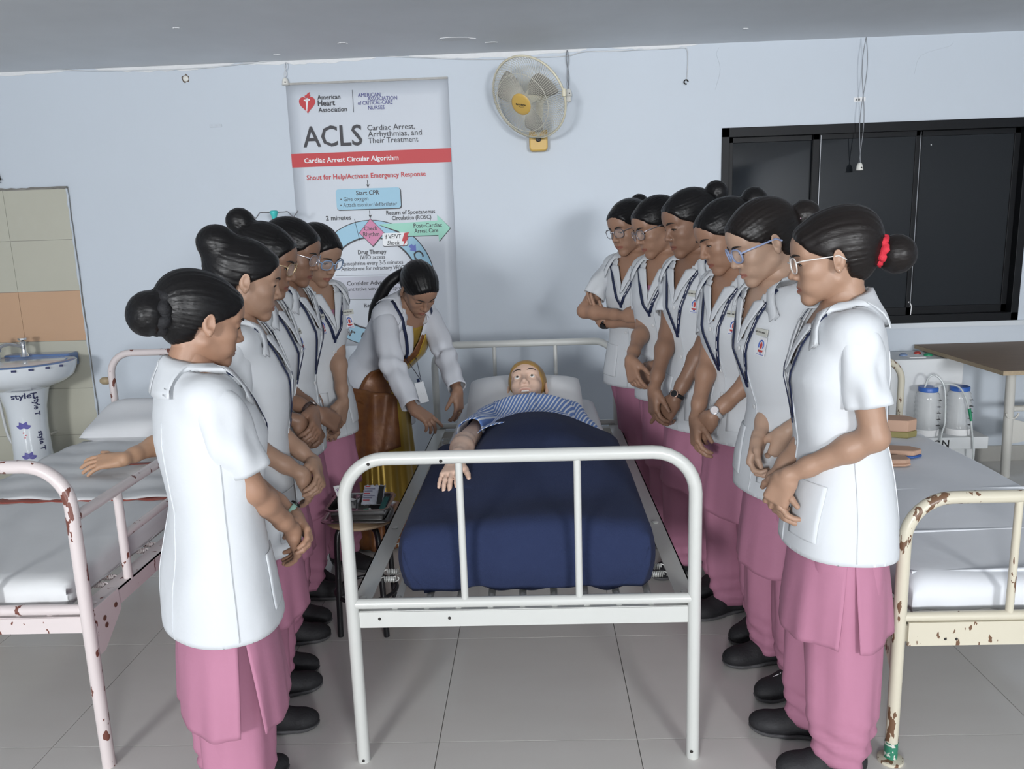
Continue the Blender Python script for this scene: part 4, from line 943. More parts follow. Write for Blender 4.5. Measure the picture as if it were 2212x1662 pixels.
    v, q = B.strip([(.14, .018, z_) for z_ in np.linspace(vneck-.01, hem+.004, 8)], .0022, .0025, n=3); part('placket_edge', v, q, M_coat, coat, 180, solid=.004)
    for s_ in (-1, 1):
        v, q = B.strip([(-.01, s_*.22*wid, z_) for z_ in np.linspace(1.10, hem+.012, 8)], .0018, .002, n=2); part('side_seam', v, q, M_coat, coat, 180, solid=.003)
        v, q = B.strip([(-.13, s_*.075*wid, z_) for z_ in np.linspace(1.20, hem+.012, 9)], .0016, .0018, n=2); part('back_seam', v, q, M_coat, coat, 180, solid=.003)
    if pocket:
        for s_ in (-1, 1):
            v, q = B.strip([(.10, s_*.105*wid, z_) for z_ in np.linspace(hem+.20, hem+.045, 6)], .115, .0032, n=9); part('pocket', v, q, M_coat, coat, 180, solid=.003)
    if pinkneck:
        v, q = B.strip([(.12, 0, z_) for z_ in np.linspace(vneck+.075, vneck-.005, 6)], np.linspace(.075, .03, 31), -.010, n=7); part('inner_top', v, q, M_pink, rt, 180, solid=.002)
    # --- lanyard
    if lanyard:
        zl = vneck-.04 if lanyard == 'v' else lanyard; parts = []; ly = .0 
        for s_ in (-1, 1): parts.append(B.strip([(.03, s_*.088, 1.285), (.07, s_*.078, 1.262), (.10, s_*.060, 1.222), (.13, s_*.030, (1.225+zl)/2-.01), (.14, s_*.004+ly, zl)], .0135, .0055, n=3))
        lan = part('lanyard', *joinm(parts), M_navy, rt, 180, solid=.0016)
        v_, q_ = B.strip([(.07, .078, 1.262), (.10, .060, 1.222), (.13, .030, (1.225+zl)/2-.01), (.138, .014, zl+.03)], .0022, .0076, n=2); keep_ = np.array([k for k in range(len(q_)) if k % 3 != 2]); part('lanyard_print', v_, q_[keep_], M_patchw, lan)
        p, g = B.proj(B.fwd((.14, ly, zl-.006)), .0065); Rb = frame((0, 1, 0), g[0])
        mb = MB().box((-.006, -.011, -.001), (.006, .011, .0015)); part('lanyard_clip', np.array(mb.V)@Rb.T+p[0], mb.F, M_navy, lan)
    if badge:
        p, g = B.proj(B.fwd((.12, .093, 1.195)), .006); Rb = frame((0, 1, -.02), g[0])
        mb = MB().box((-.035, -.0105, -.001), (.035, .0105, .0022)); bd = part('name_badge', np.array(mb.V)@Rb.T+p[0], mb.F, M_plate, rt, None, bevel=.0008)
        mb = MB()
        for k in range(9): mb.box((-.029+k*.0062, -.0022, .0022), (-.0255+k*.0062, .0022, .0025))
        part('badge_print', np.array(mb.V)@Rb.T+p[0], mb.F, M_brow, bd)
        p, g = B.proj(B.fwd((.12, .096, 1.152)), .0045); Rb = frame((0, 1, 0), g[0])
        def em(nm, mb, m_, par): return part(nm, np.array(mb.V)@Rb.T+p[0], mb.F, m_, par)
        ep = em('emblem_patch', MB().box((-.022, -.027, -.001), (.022, .027, .001)), M_patchw, rt)
        em('emblem_ring', MB().tube([(.0125*math.cos(a), .004+.0135*math.sin(a), .0014) for a in np.linspace(-.6, PI+.6, 16)], .0022, 5), M_embb, ep)
        em('emblem_flame', MB().poly([(-.004, -.006, .0016), (.004, -.006, .0016), (.006, .006, .0016), (0, .014, .0016), (-.006, .006, .0016)], (0, 0, 1), .0006), M_embr, ep)
        em('emblem_ribbon', MB().poly([(-.014, -.010, .0016), (.014, -.010, .0016), (.011, -.016, .0016), (-.011, -.016, .0016)], (0, 0, 1), .0006), M_embr, ep)
        em('emblem_base', MB().box((-.004, -.020, .001), (.004, -.016, .002)), M_embb, ep)
        em('emblem_caption', MB().box((-.018, -.0245, .001), (.018, -.0228, .0014)), M_embb, ep)
    if watch:
        key, strap, face, rim = watch; E, W, R_, _ = wr[key]; d = nrm(W-E); c = W-d*.018; up_ = R_[:, 2]; Rf = frame(d, up_)
        pts = [c+Rf@np.array([0, .0262*math.cos(a), .0252*math.sin(a)]) for a in np.linspace(0, 2*PI, 25)[:-1]]
        m1 = mat('strap_%.2f_%.2f_%.2f' % strap, strap, .5); 
        mb = MB().grid(lambda u_, v_: tuple(c+Rf@np.array([(v_-.5)*.014, .0268*math.cos(2*PI*u_), .0262*math.sin(2*PI*u_)])), 24, 3, True); wt = part('watch', mb.V, mb.F, m1, rt, 180, solid=.003)
        mb = MB().lathe([(.0145, 0), (.0155, .002), (.0148, .0055), (.0125, .0062), (.0001, .0062)], (0, 0, 0), 20); part('watch_case', np.array(mb.V)@Rf.T+c+Rf@np.array([0, 0, .0255]), mb.F, mat('case_%.2f_%.2f_%.2f' % rim, rim, .25, metal=.8), wt, 50)
        mb = MB().lathe([(.0122, .0063), (.0122, .0068), (.0001, .0068)], (0, 0, 0), 20); part('watch_dial', np.array(mb.V)@Rf.T+c+Rf@np.array([0, 0, .0255]), mb.F, mat('dial_%.2f_%.2f' % face[:2], face, .2), wt, 50)
    lo = np.array([ch*legoff[0]+sh*legoff[1], -sh*legoff[0]+ch*legoff[1]]); lower_body(rt, B, hem, kurta, seed, wid, feet, footx, lo)
    return rt, B, TH, wr, sl, loc
def lower_body(rt, B, hem, kurta, seed, wid, feet, footx=(0, 0), lo=(0, 0)):
    rr = np.random.RandomState(seed+50); ph = rr.uniform(0, 6, 6)
    pan = []
    for c0 in (0, PI):
        def fn(u, v):
            z = (hem+.05)*(1-v)+kurta*v; slit = .10+.30*max(0, (hem+.05-z))/.3
            a = c0+(u-.5)*(PI-slit); hw = (np.interp(z, COATP[:, 0], COATP[:, 1])*wid-.024)*(1+.10*v); hd = (np.interp(z, COATP[:, 0], COATP[:, 2])-.022)*(1+.10*v)
            k = 1+(.030*math.sin(5*a+ph[0]+2*z)+.022*math.sin(9*a+ph[1])+.014*math.sin(15*a+ph[2]-3*z))*v
            return (hd*k*math.cos(a)+lo[0]*v*.7, hw*k*math.sin(a)+lo[1]*v*.7, z+.006*math.sin(4*a+ph[3])*v)
        pan.append(ring_loft(fn, 44, 24, False))
    part('tunic', *joinm(pan), M_pink, rt, 180, solid=.003)
    legs = []
    for i, fy in enumerate(feet):
        sg = 1 if fy > 0 else -1; fx = footx[i]
        def fn(a, v):
            z = (hem+.03)*(1-v)+.050*v; cy = sg*.085*(1-v)+fy*v; cx = fx*v*.9-.02*v; r = np.interp(z, [.04, .10, .2, .45, .62, .8], [.058, .072, .088, .092, .092, .09])
            w_ = math.exp(-((z-.10)/.09)**2)
            k = 1+.05*math.sin(4*a+ph[4]+6*z)+.035*math.sin(7*a+ph[5]-4*z)+w_*(.07*math.sin(z*120+3*math.sin(a+ph[0]))+.03*math.sin(z*77+5*a))
            return (cx+r*k*1.05*math.cos(a)+lo[0]*min(1, v*1.8), cy+r*k*.92*math.sin(a)+lo[1]*min(1, v*1.8), z)
        legs.append(ring_loft(fn, 32, 46))
    part('trousers', *joinm(legs), M_pink, rt, 180, solid=.003)
    uv, uq, sv, sq = shoe_parts()
    for i, fy in enumerate(feet):
        R_ = RotM(.12*(1 if fy > 0 else -1)); T_ = np.array([.005+footx[i]+lo[0], fy+lo[1], 0])
        so_ = part('shoe', uv@R_.T+T_, uq, M_shoe, rt, 180); part('sole', sv@R_.T+T_, sq, M_sole, so_, 60)
# ================================================================ THE STUDENTS AND THEIR TEACHER
def clasp(C, held='R', dz=0., **k):
    """one hand held, the other closing over its wrist; C = world point of the grip"""
    g = 1 if held == 'R' else -1; o = 'L' if held == 'R' else 'R'
    return {held: dict(C=C, o=(-.018, -.012*g, .035+dz), hd=(.20, .40*g, -.85), back=(.9, -.40*g, .2), curl=.45, thumb=(.45, .6), **k),
            o: dict(C=C, o=(.012, .075*g, .045+dz), hd=(.22, -.80*g, -.52), back=(.85, .25*g, .45), f=[.50, .58, .62, .70], thumb=(.35, .7), **k)}
LAV = (.30, .36, .55); GOLD = (.55, .42, .25); GREYM = (.28, .27, .30); CLEAR = (.62, .60, .58)
BUN = lambda c, r: ((c, r),)
# ---- row by the cream bed
person('student in clear glasses, bun tied with a red scrunchie, beside the cream bed', (.825, 2.10), 172, 1.01, head=(-.10, .20, 0), bend=.05, hem=.665, kurta=.43, skin_='a', seed=11, wid=.94,
       arms={'L': dict(W=ony(1702, 1028, 2.03), hd=(.30, -.20, -.9), back=(.5, .85, .1), curl=.55, thumb=(.5, .6)), 'R': dict(W=ony(1672, 1035, 2.10), hd=(-.1, .45, -.85), back=(.95, 0, .2), curl=.5)},
       bun=BUN((-.155, 0, -.028), (.048, .050, .050)), bulge=.004, scr=((-.122, 0, -.012), (-1, 0, -.3), .030, .013, (.55, .02, .04)), glasses=(CLEAR, 'clear', .0017), lanyard=1.02, badge=False, feet=(.085, -.085), footx=(.0, .05), hairm=M_hairb)
r5 = person('student in lavender glasses with a pale pink hair tie, leaning over behind the clear glasses', (.822, 2.52), 194, 1.045, head=(-.12, .42, .0), bend=.16, hem=.655, kurta=.41, skin_='d', seed=12, wid=.88,
       arms={'R': dict(W=ony(1640, 945, 2.42), hd=(.30, .15, -.95), back=(.6, -.8, .1), curl=.75, thumb=(.4, .8)), 'L': dict(W=ony(1702, 930, 2.36), hd=(.1, -.3, -.95), back=(.3, .9, .1), curl=.6)},
       bun=BUN((-.150, 0, .010), (.046, .048, .048)), scr=((-.112, 0, .012), (-1, 0, .1), .030, .010, (.75, .50, .58)), glasses=(LAV, 'plastic', .0028), lanyard=1.03, feet=(.09, -.09), hairm=M_hairb, stud=False)
sh_ = [c for c in r5[0].children if c.name.startswith('shoe')][0]; tt_ = text('shoe_lettering', 'TRV', .022, (.088, .108, .057), nrm((-.9, 0, .30)), nrm((0, -.75, .6)), M_patchw, None, bold=.0006); tt_.parent = sh_
person('student with sleek hair, pearl stud and a silver watch, head bowed', (.785, 2.91), 208, 1.055, head=(-.30, .42, .05), bend=.13, hem=.72, kurta=.45, skin_='b', seed=13, wid=.88,
       arms={'L': dict(W=ony(1538, 900, 2.74), hd=(.15, -.55, -.8), back=(.9, .4, .2), curl=.42, thumb=(.4, .5)), 'R': dict(W=ony(1503, 905, 2.80), hd=(.25, .35, -.9), back=(.9, -.4, .1), curl=.45, thumb=(.4, .6))},
       bun=BUN((-.140, 0, .062), (.044, .048, .046)), lanyard=1.0, watch=('L', (.45, .45, .46), (.75, .70, .70), (.6, .6, .62)), feet=(.10, -.08))
r3 = person('tall student with a nose stud, high bun and black strapped watch', (.70, 3.28), 212, 1.085, head=(-.30, .30, .05), bend=.08, hem=.66, kurta=.42, skin_='c', seed=14, wid=.87,
       arms={'L': dict(W=ony(1448, 888, 3.08), hd=(.20, -.50, -.85), back=(.9, .4, .2), f=[.12, .6, .7, .75], spread=.09, thumb=(.5, .5)), 'R': dict(W=ony(1405, 885, 3.10), hd=(.2, .25, -.95), back=(.9, -.3, .1), curl=.45)},
       bun=BUN((-.138, 0, .070), (.042, .046, .044)), lanyard=1.04, watch=('L', (.012, .012, .014), (.01, .01, .012), (.55, .36, .28)))
mb = MB().lathe([(.0001, -.002), (.0018, -.001), (.0018, .001), (.0001, .002)], (.0925, .0185, -.034), 8); part('nose_stud', r3[2](mb.V), mb.F, M_pearl, r3[0], 180)
person('student in grey round glasses with hands folded, pink top at her neck', (.640, 3.655), 222, 1.08, head=(-.42, .36, .08), bend=.12, hem=.70, kurta=.40, skin_='b', seed=15, wid=.87,
       arms={'R': dict(W=ony(1362, 778, 3.42), hd=(.25, .45, -.85), back=(.95, -.2, .2), f=[.35, .55, .6, .65], thumb=(.6, .3)), 'L': dict(W=ony(1422, 792, 3.44), hd=(.15, -.75, -.6), back=(.9, .2, .3), curl=.55)},
       bun=BUN((-.128, 0, .05), (.04, .044, .042)), glasses=(GREYM, 'metal', .0016), lanyard=1.10, badge=False, pinkneck=True, stud=False, vneck=1.14, legoff=(.06, 0))
person('student in grey square glasses standing with her arms crossed by the wall', (.545, 4.02), 228, 1.08, head=(-.20, .30, .06), bend=.12, hem=.70, kurta=.42, skin_='b', seed=16,
       arms={'R': dict(w=(.215, .055, 1.045), pole=(.25, -1, -.35), hd=(.05, 1, .12), back=(1, 0, .2), curl=.25), 'L': dict(w=(.18, -.095, 1.00), pole=(.25, 1, -.35), hd=(.22, -.45, .80), back=(.85, -.45, -.1), curl=.10, spread=.13, thumb=(.2, .3))},
       bun=BUN((-.118, -.02, .078), (.040, .044, .040)), glasses=(GREYM, 'metal', .0016), lanyard=1.11, watch=('L', (.012, .012, .014), (.01, .01, .012), (.02, .02, .02)), stud=False, wid=.88, legoff=(.10, .0))
# ---- row by the pinkish bed
person('student with a large low bun in a black scrunchie, pearl stud and red nails', (-.835, 1.90), 32, .945, head=(.12, .30, 0), bend=.0, hem=.63, kurta=.37, skin_='b', seed=21, wid=1.12, dep=1.08, slr=(.062, .062), sleeve=.78,
       arms=(lambda q: (q['R'].update(pole=(-.45, -.9, -.2)), q)[1])(clasp(ony(645, 1165, 1.98))), bun=BUN((-.138, 0, -.012), (.052, .058, .058)), bulge=.006, scr=((-.112, 0, .0), (-1, 0, -.1), .050, .016, (.006, .006, .008)), lanyard=1.05, badge=True, watch=('L', (.30, .48, .40), (.02, .02, .02), (.03, .03, .03)), nail='L', feet=(.095, -.095))
person('student with a big high bun in a black net, beside the low bun', (-.905, 2.35), 12, .995, head=(.22, .26, 0), bend=.04, hem=.60, kurta=.38, skin_='a', seed=22, wid=.90,
       arms=clasp(ony(668, 1045, 2.30)), bun=BUN((-.100, 0, .088), (.060, .062, .056)), bulge=.004, lanyard=1.0, badge=False, stud=False)
person('student in thin gold glasses, mostly hidden behind the high netted bun', (-.985, 2.70), 4, 1.03, head=(-.02, .34, 0), bend=.08, hem=.62, kurta=.40, skin_='c', seed=23, wid=.86,
       arms=clasp(ony(660, 930, 2.62)), bun=BUN((-.112, 0, .098), (.046, .048, .044)), glasses=(GOLD, 'metal', .0014), lanyard=1.04, watch=('L', (.06, .035, .03), (.05, .03, .03), (.35, .3, .28)))
person('student in silver rimmed glasses looking down, standing behind the gold glasses', (-1.015, 3.08), -4, 1.045, head=(.02, .36, 0), bend=.10, hem=.66, kurta=.42, skin_='c', seed=24, wid=.86,
       arms={'R': dict(W=ony(690, 893, 3.0), hd=(.6, .45, -.6), back=(.6, -.6, .5), curl=.75, thumb=(.4, .7)), 'L': dict(W=ony(668, 905, 3.02), hd=(.6, -.45, -.6), back=(.8, .3, .5), curl=.7)},
       bun=BUN((-.115, 0, .03), (.036, .04, .04)), glasses=((.55, .53, .58), 'metal', .0016), lanyard=1.0, badge=True)
person('student in blue framed glasses with a name badge beside the teacher', (-.985, 3.43), -34, 1.035, head=(.02, .48, -.04), bend=.08, hem=.66, kurta=.42, skin_='a', seed=25, wid=.86,
       arms={'R': dict(W=ony(695, 900, 3.25), hd=(.25, .35, -.9), back=(.9, -.3, .2), curl=.5), 'L': dict(W=ony(742, 880, 3.26), hd=(.2, -.5, -.85), back=(.9, .3, .2), curl=.5)},
       bun=BUN((-.118, 0, .02), (.036, .04, .04)), glasses=((.28, .38, .55), 'plastic', .0027), lanyard=1.09, pinkneck=True, stud=False, vneck=1.14)
# ---- the teacher
rt, B, TH, wr, sl, loc = person('teacher in a white coat over a gold and brown saree bending over the manikin', (-.80, 3.86), -36, 1.0, head=(-.35, .80, .06), bend=.70, teacher=True, skin_='b', seed=31, wid=.92,
       arms={'R': dict(W=ony(908, 932, 3.25), pole=(-.5, -.7, -.2), hd=(.75, .25, -.5), back=(.5, -.1, .85), f=[.12, .45, .5, .55], thumb=(.5, .5)), 'L': dict(W=ony(1008, 892, 3.42), pole=(-.4, .9, -.1), hd=(.15, -.15, -.95), back=(.9, .3, .3), f=[.25, .42, .3, .35], spread=.1, thumb=(.7, .4))},
       bun=BUN((-.10, 0, -.01), (.035, .04, .045)), stud=False, headoff=(.0, 0, -.005))
M_gold = mat('gold_satin', (.50, .32, .035), .28, metal=.35, noise=.25, nscale=5, bump=.25, bscale=9, sheen=.3); M_brown = mat('brown_brocade', (.10, .026, .014), .40, metal=.1, noise=.8, nscale=26, col2=(.26, .11, .03), bump=.4, bscale=14); M_tcoat = mat('white_lab_coat', (.66, .68, .73), .75, noise=.03, bump=.15, bscale=22)
hem = .60
f = Field((-.3, -.26, hem), (.62, .26, 1.42), .0075); X, Y, Z = f.grid((slice(None),)*3); f.F = B.coat(X, Y, Z, .004).astype(f32)
V, Q = f.net(); V = relax(V, Q, 2); x, y, z = B.unbend(*V.T)
gap = .030+.060*np.clip((1.0-z)/.4, 0, 1)+.035*np.clip((z-1.1)/.2, 0, 1)
hole = (z > 1.335) | ((((x+.014)/.075)**2+(y/.080)**2 < 1) & (z > 1.28)) | ((x > .0) & (np.abs(y+.0) < gap)); Q = Q[~hole[Q].any(1)]
CV, CQ = joinm([(V, Q)]+sl); coat = part('lab_coat', CV, CQ, M_tcoat, rt, 180, solid=.003)
part('collar', *collar_mesh(B, 1.08), M_tcoat, rt, 180, solid=.0032)
f = Field((-.3, -.26, .70), (.62, .26, 1.40), .009); X, Y, Z = f.grid((slice(None),)*3); x, y, z = B.unbend(X, Y, Z); f.F = np.maximum(loft_d(x, y, z, -.010, .92), z-1.255).astype(f32); v, q = f.net(); part('saree_bodice', relax(v, q, 1), q, M_gold, rt, 180)
def skirt(a, v):
    z = .92*(1-v)+.02*v; k = 1+.05*v*math.sin(11*a)+.04*v*math.sin(19*a+1); r = np.interp(z, [0, .3, .75, .95], [.205, .19, .165, .135]); return (r*.82*k*math.cos(a), r*k*math.sin(a), z)
part('saree_skirt', *ring_loft(skirt, 90, 26), M_gold, rt, 180, solid=.003)
def hemb(a, v):
    z = .16*(1-v)+.015*v; k = 1.02+.05*(.85+.15*v)*math.sin(11*a)+.04*math.sin(19*a+1); r = np.interp(z, [0, .3], [.205, .19])+.002; return (r*.82*k*math.cos(a), r*k*math.sin(a), z)
part('saree_border', *ring_loft(hemb, 90, 6), M_brown, rt, 180, solid=.003)
v, q = B.strip([(.10, -.15, .74), (.12, -.09, .86), (.13, -.035, .98), (.13, .02, 1.10), (.12, .07, 1.22)], np.linspace(.17, .09, 25), .012, n=9); part('saree_pallu', v, q, M_brown, rt, 180, solid=.003)
v, q = B.strip([(.13, .02, .92), (.13, .035, 1.03), (.13, .05, 1.14), (.12, .075, 1.23)], .055, .015, n=5); part('saree_pleat', v, q, M_gold, rt, 180, solid=.003)
def pal(u, v): return (.03+.19*u-.01*math.sin(9*u), -.185-.008*math.sin(14*u+3*v)+.12*u*u-.01*v, .84-.04*u-(.40-.14*u)*v)
part('saree_fold', *ring_loft(pal, 16, 20, False), M_brown, rt, 180, solid=.003)
lp = [B.strip([(-.03, s_*.09, 1.305), (.06, s_*.085, 1.27), (.11, s_*.058, 1.20), (.13, s_*.03, 1.12)], .015, .014, n=3) for s_ in (-1, 1)]
lan = part('lanyard', *joinm(lp), M_navy, rt, 180, solid=.0016)
p0, g0 = B.proj(B.fwd((.13, .03, 1.12)), .014); p1, g1 = B.proj(B.fwd((.13, -.03, 1.12)), .014); cardc = loc(ony(911, 848, 3.47)); cc = cardc+np.array([0, 0, .055])
for p in (p0[0], p1[0]):
    mb = MB(); d = nrm(cc-p); w_ = nrm(np.cross(d, (1, 0, 0)))*.0075; mb.add([p-w_, p+w_, cc+w_*.9, cc-w_*.9], [(0, 1, 2, 3)]); part('lanyard_strap', mb.V, mb.F, M_navy, lan, None, solid=.0016)
Rc = frame((0, 1, 0), (.9, 0, .3)); mb = MB().box((-.028, -.048, -.002), (.028, .048, .002)); cd = part('id_card', np.array(mb.V)@Rc.T+cardc, mb.F, mat('white_card_holder', (.80, .82, .84), .3), rt, None, bevel=.002)
mb = MB().box((-.006, .048, -.003), (.006, .064, .003)); part('card_clip', np.array(mb.V)@Rc.T+cardc, mb.F, M_navy, cd)
mb = MB().tube([(-.006, .008, .0024), (-.006, -.008, .0024), (.006, -.008, .0024), (.006, .008, .0024)], .0008, 5); part('card_mark', np.array(mb.V)@Rc.T+cardc, mb.F, M_btn, cd)
hp = [TH([q])[0] for q in ((-.105, -.01, .0), (-.135, -.02, -.035))]; hb = hp[-1]
back = [hb+np.array([-.06, -.05, -.05]), hb+np.array([-.12, -.08, -.16]), hb+np.array([-.15, -.09, -.27]), hb+np.array([-.17, -.085, -.36])]
part('ponytail', *tubeV(smoothpath(hp+back, 6), list(np.interp(np.linspace(0, 1, 31), [0, .2, .6, 1], [.026, .026, .030, .006])), 12), M_hair, rt, 180)
mb = MB().lathe([(.0022, 0), (.002, .0012), (.0001, .0015)], (0, 0, 0), 8, axis='x'); part('bindi', TH(np.array(mb.V)+np.array([.0872, 0, .030])), mb.F, M_brow, rt, 50)
c, d = wr['L'][3][1]; part('finger_ring', *tubeV([wr['L'][1]+wr['L'][2]@np.array([.10, .010+.009*math.cos(a), .009*math.sin(a)-.006]) for a in np.linspace(0, 2*PI, 15)[:-1]], .0015, 6, True), mat('gold_ring', (.75, .55, .25), .2, metal=1.), rt)
uv, uq, sv, sq = shoe_parts()
for fy in (.09, -.09): so_ = part('shoe', uv*np.array([.92, .9, .8])+np.array([.03, fy, 0]), uq, M_brown, rt, 180)
# ================================================================ POSTER
M_post = mat('vinyl_banner', (.56, .60, .66), .45, noise=.04, nscale=2); M_ink = mat('black_ink', (.022, .022, .03), .5); M_red = mat('red_ink', (.50, .028, .035), .5); M_navyi = mat('navy_ink', (.05, .05, .24), .5); M_pblue = mat('pale_blue_ink', (.30, .52, .66), .5); M_pgreen = mat('mint_ink', (.30, .62, .50), .5); M_ppink = mat('rose_ink', (.58, .20, .35), .5); M_pwhite = mat('white_ink', (.78, .80, .82), .5); M_plil = mat('lilac_grey_ink', (.46, .47, .54), .5); M_pviolet = mat('violet_ink', (.12, .16, .50), .5)
PX0, PX1, PZ0, PZ1 = -1.452, -.478, .865, 2.458
po = empty('heart_care_poster', ((PX0+PX1)/2, WY, PZ0), 'tall grey vinyl poster with a red band and a circular cardiac arrest chart', 'poster')
MB().grid(lambda u, v: (PX0+(PX1-PX0)*u, WY-.006-.003*math.sin(PI*v)-.001*math.sin(u*9), PZ0+(PZ1-PZ0)*v), 14, 18).build('banner_sheet', M_post, po, 30, solid=.002)
MB().box((PX0, WY-.013, PZ1-.008), (PX1, WY-.004, PZ1+.004)).build('top_batten', mat('worn_batten', (.48, .47, .45), .7, noise=.3, nscale=40), po)
PYK = WY-.0125
def pp(x, y, l=0): p = ony(x, y, WY-.012); return np.array([p[0], PYK-.0006*l, p[2]])
def ptext(s, x0, y0, x1, cap, m_=M_ink, bold=0., l=2, ital=0., anchor='lettering'):
    cu = bpy.data.curves.new('t', 'FONT'); cu.body = s; cu.size = 1; cu.offset = bold; cu.shear = ital; cu.resolution_u = 2
    ob = bpy.data.objects.new('t', cu); COL.objects.link(ob); me = bpy.data.meshes.new_from_object(ob); bpy.data.objects.remove(ob)
    V = np.zeros(len(me.vertices)*3); me.vertices.foreach_get('co', V); V = V.reshape(-1, 3); F = [tuple(p.vertices) for p in me.polygons]
    a = pp(x0, y0, l); b = pp(x1, y0, l); wld = b[0]-a[0]; zc = cap*.00292
    W = np.stack([a[0]+(V[:, 0]-V[:, 0].min())/(np.ptp(V[:, 0])+1e-6)*wld, np.full(len(V), a[1]), a[2]+V[:, 1]/.70*zc], 1)
    return mk(anchor, W, F, m_, po)
def ppoly(name, pts, m_, l=1, world=False): P = [p if world else pp(*p, l) for p in pts]; return MB().poly(P, (0, 1, 0), .0005).build(name, m_, po)
def pline(pts, r=.0018, m_=M_ink, l=2): return MB().tube([pp(*p, l) for p in pts], r, 5).build('printed_line', m_, po)
C1 = lambda cx, cy: (600+cx/2.638, 130+cy/2.638)
# heart emblem
hc = pp(*C1(168, 250), 1); hh = []
for t in np.linspace(0, 2*PI, 40)[:-1]:
    hh.append(np.array([hc[0]+.00305*math.sin(t)**3*16, hc[1], hc[2]+.0034*(13*math.cos(t)-5*math.cos(2*t)-2*math.cos(3*t)-math.cos(4*t))]))
MB().poly(hh, (0, 1, 0), .0005).build('heart_emblem', M_red, po)
ppoly('torch', [C1(*q) for q in ((156, 232), (176, 229), (172, 240), (168, 292), (164, 292), (160, 240))], M_pwhite, 2); ppoly('torch_bar', [C1(*q) for q in ((148, 226), (184, 222), (184, 230), (148, 234))], M_pwhite, 2)
ppoly('flame', [C1(*q) for q in ((158, 216), (152, 204), (163, 198), (172, 188), (184, 182), (180, 196), (186, 203), (176, 214))], M_red, 2)
ptext('American', *C1(226, 225), 735.3, 9, bold=.014); ptext('Heart', *C1(229, 261), 724, 11, bold=.022); ptext('Association', *C1(232, 297), 750, 9, bold=.014)
pline([C1(425, 170), C1(432, 297)], .0012)
for s_, a, b, x1 in (('AMERICAN', 457, 211, 822), ('ASSOCIATION', 512, 231, 858), ('of CRITICAL-CARE', 457, 256, 848), ('NURSES', 516, 282, 831)): ptext(s_, *C1(a, b), x1, 7.6, M_navyi)
ptext('ACLS', *C1(147, 496), 784, 41, bold=.010)
ptext('Cardiac Arrest,', *C1(511, 401), 897, 11); ptext('Arrhythmias, and', *C1(515, 437), 911.5, 11); ptext('Their Treatment', *C1(516, 474), 904, 11)
a, b = pp(641, 335), pp(643, 363)
MB().box((PX0, PYK-.0004, 1.972), (PX1, PYK+.003, 2.052)).build('red_band', M_red, po)
ptext('Cardiac Arrest Circular Algorithm', *C1(152, 587), 861.5, 9.5, M_pwhite, .02)
ptext('Shout for Help/Activate Emergency Response', *C1(166, 684), 920.5, 10, M_red, .014)
def parrow(x0, y0, x1, y1): pline([(x0, y0), (x1, y1-3)], .0014); ppoly('arrow_head', [(x1-3.4, y1-7), (x1, y1-5), (x1+3.4, y1-7), (x1+.3, y1+1)], M_ink, 2)
parrow(793.4, 389, 794.6, 405); parrow(798, 455, 799.6, 471)
def rbox(name, x0, y0, x1, y1, r, m_, l):
    P = []
    xm = (x0+x1)/2; A, B_ = pp(xm, y1, l), pp(xm, y0, l); A[0], B_[0] = pp(x0, y1, l)[0], pp(x1, y0, l)[0]; rr = r*.0029
    for cx, cz, a0 in ((B_[0]-rr, B_[2]-rr, 0), (A[0]+rr, B_[2]-rr, PI/2), (A[0]+rr, A[2]+rr, PI), (B_[0]-rr, A[2]+rr, 1.5*PI)):
        for k in range(6): P.append(np.array([cx+rr*math.cos(a0+k*PI/10), A[1], cz+rr*math.sin(a0+k*PI/10)]))
    MB().poly(P, (0, 1, 0), .0005).build(name, m_, po); return P
rbox('box_shadow', 728.5, 408, 866, 453.5, 6, M_ink, 1); rbox('step_box', 728, 407, 864, 451.5, 6, M_pblue, 2)
ptext('Start CPR', *C1(447, 770), 820, 9, bold=.018, l=3); ptext('\u2022 Give oxygen', *C1(358, 805), 796, 8.2, l=3); ptext('\u2022 Attach monitor/defibrillator', *C1(358, 839), 858.5, 8.2, l=3)
ptext('2 minutes', *C1(275, 914), 759, 9.5, bold=.014); ptext('Return of Spontaneous', *C1(619, 882), 940, 8.6, bold=.014); ptext('Circulation (ROSC)', *C1(651, 912), 932, 8.6, bold=.014)
# ring
rc = pp(806.6, 613.3); RO, RI = .388, .287
def ring(name, ro, ri, a0, a1, m_, l, n=60):
    mb = MB(); V = []; F = []
    for i in range(n+1):
        t = a0+(a1-a0)*i/n
        for r in (ri, ro): V.append((rc[0]+r*math.cos(t), PYK-.0006*l, rc[2]+r*math.sin(t)))
    for i in range(n): F.append((2*i, 2*i+1, 2*i+3, 2*i+2))
    mb.add(V, F); return mb.build(name, m_, po)
ring('cycle_ring', RO, RI, 0, 2*PI, M_pblue, 1); ring('ring_outline', RO+.004, RO-.001, 0, 2*PI, M_ink, 1.5); ring('ring_outline', RI+.004, RI-.006, 0, 2*PI, M_ink, 1.5)
pline([C1(437, 905), C1(468, 1030)], .0012, l=2)
ppoly('arrow_shadow', [C1(*q) for q in ((575, 940), (913, 918), (910, 884), (987, 958), (922, 1037), (917, 1001), (720, 1009), (690, 985))], M_ink, 1.8)
ppoly('outcome_arrow', [C1(*q) for q in ((572, 937), (910, 915), (908, 881), (983, 957), (920, 1032), (915, 997), (722, 1004), (690, 975))], M_pgreen, 2.2)
ptext('Post\u2013Cardiac', *C1(775, 955), 955, 8.6, bold=.012, l=3); ptext('Arrest Care', *C1(779, 985), 947, 8.6, bold=.012, l=3)
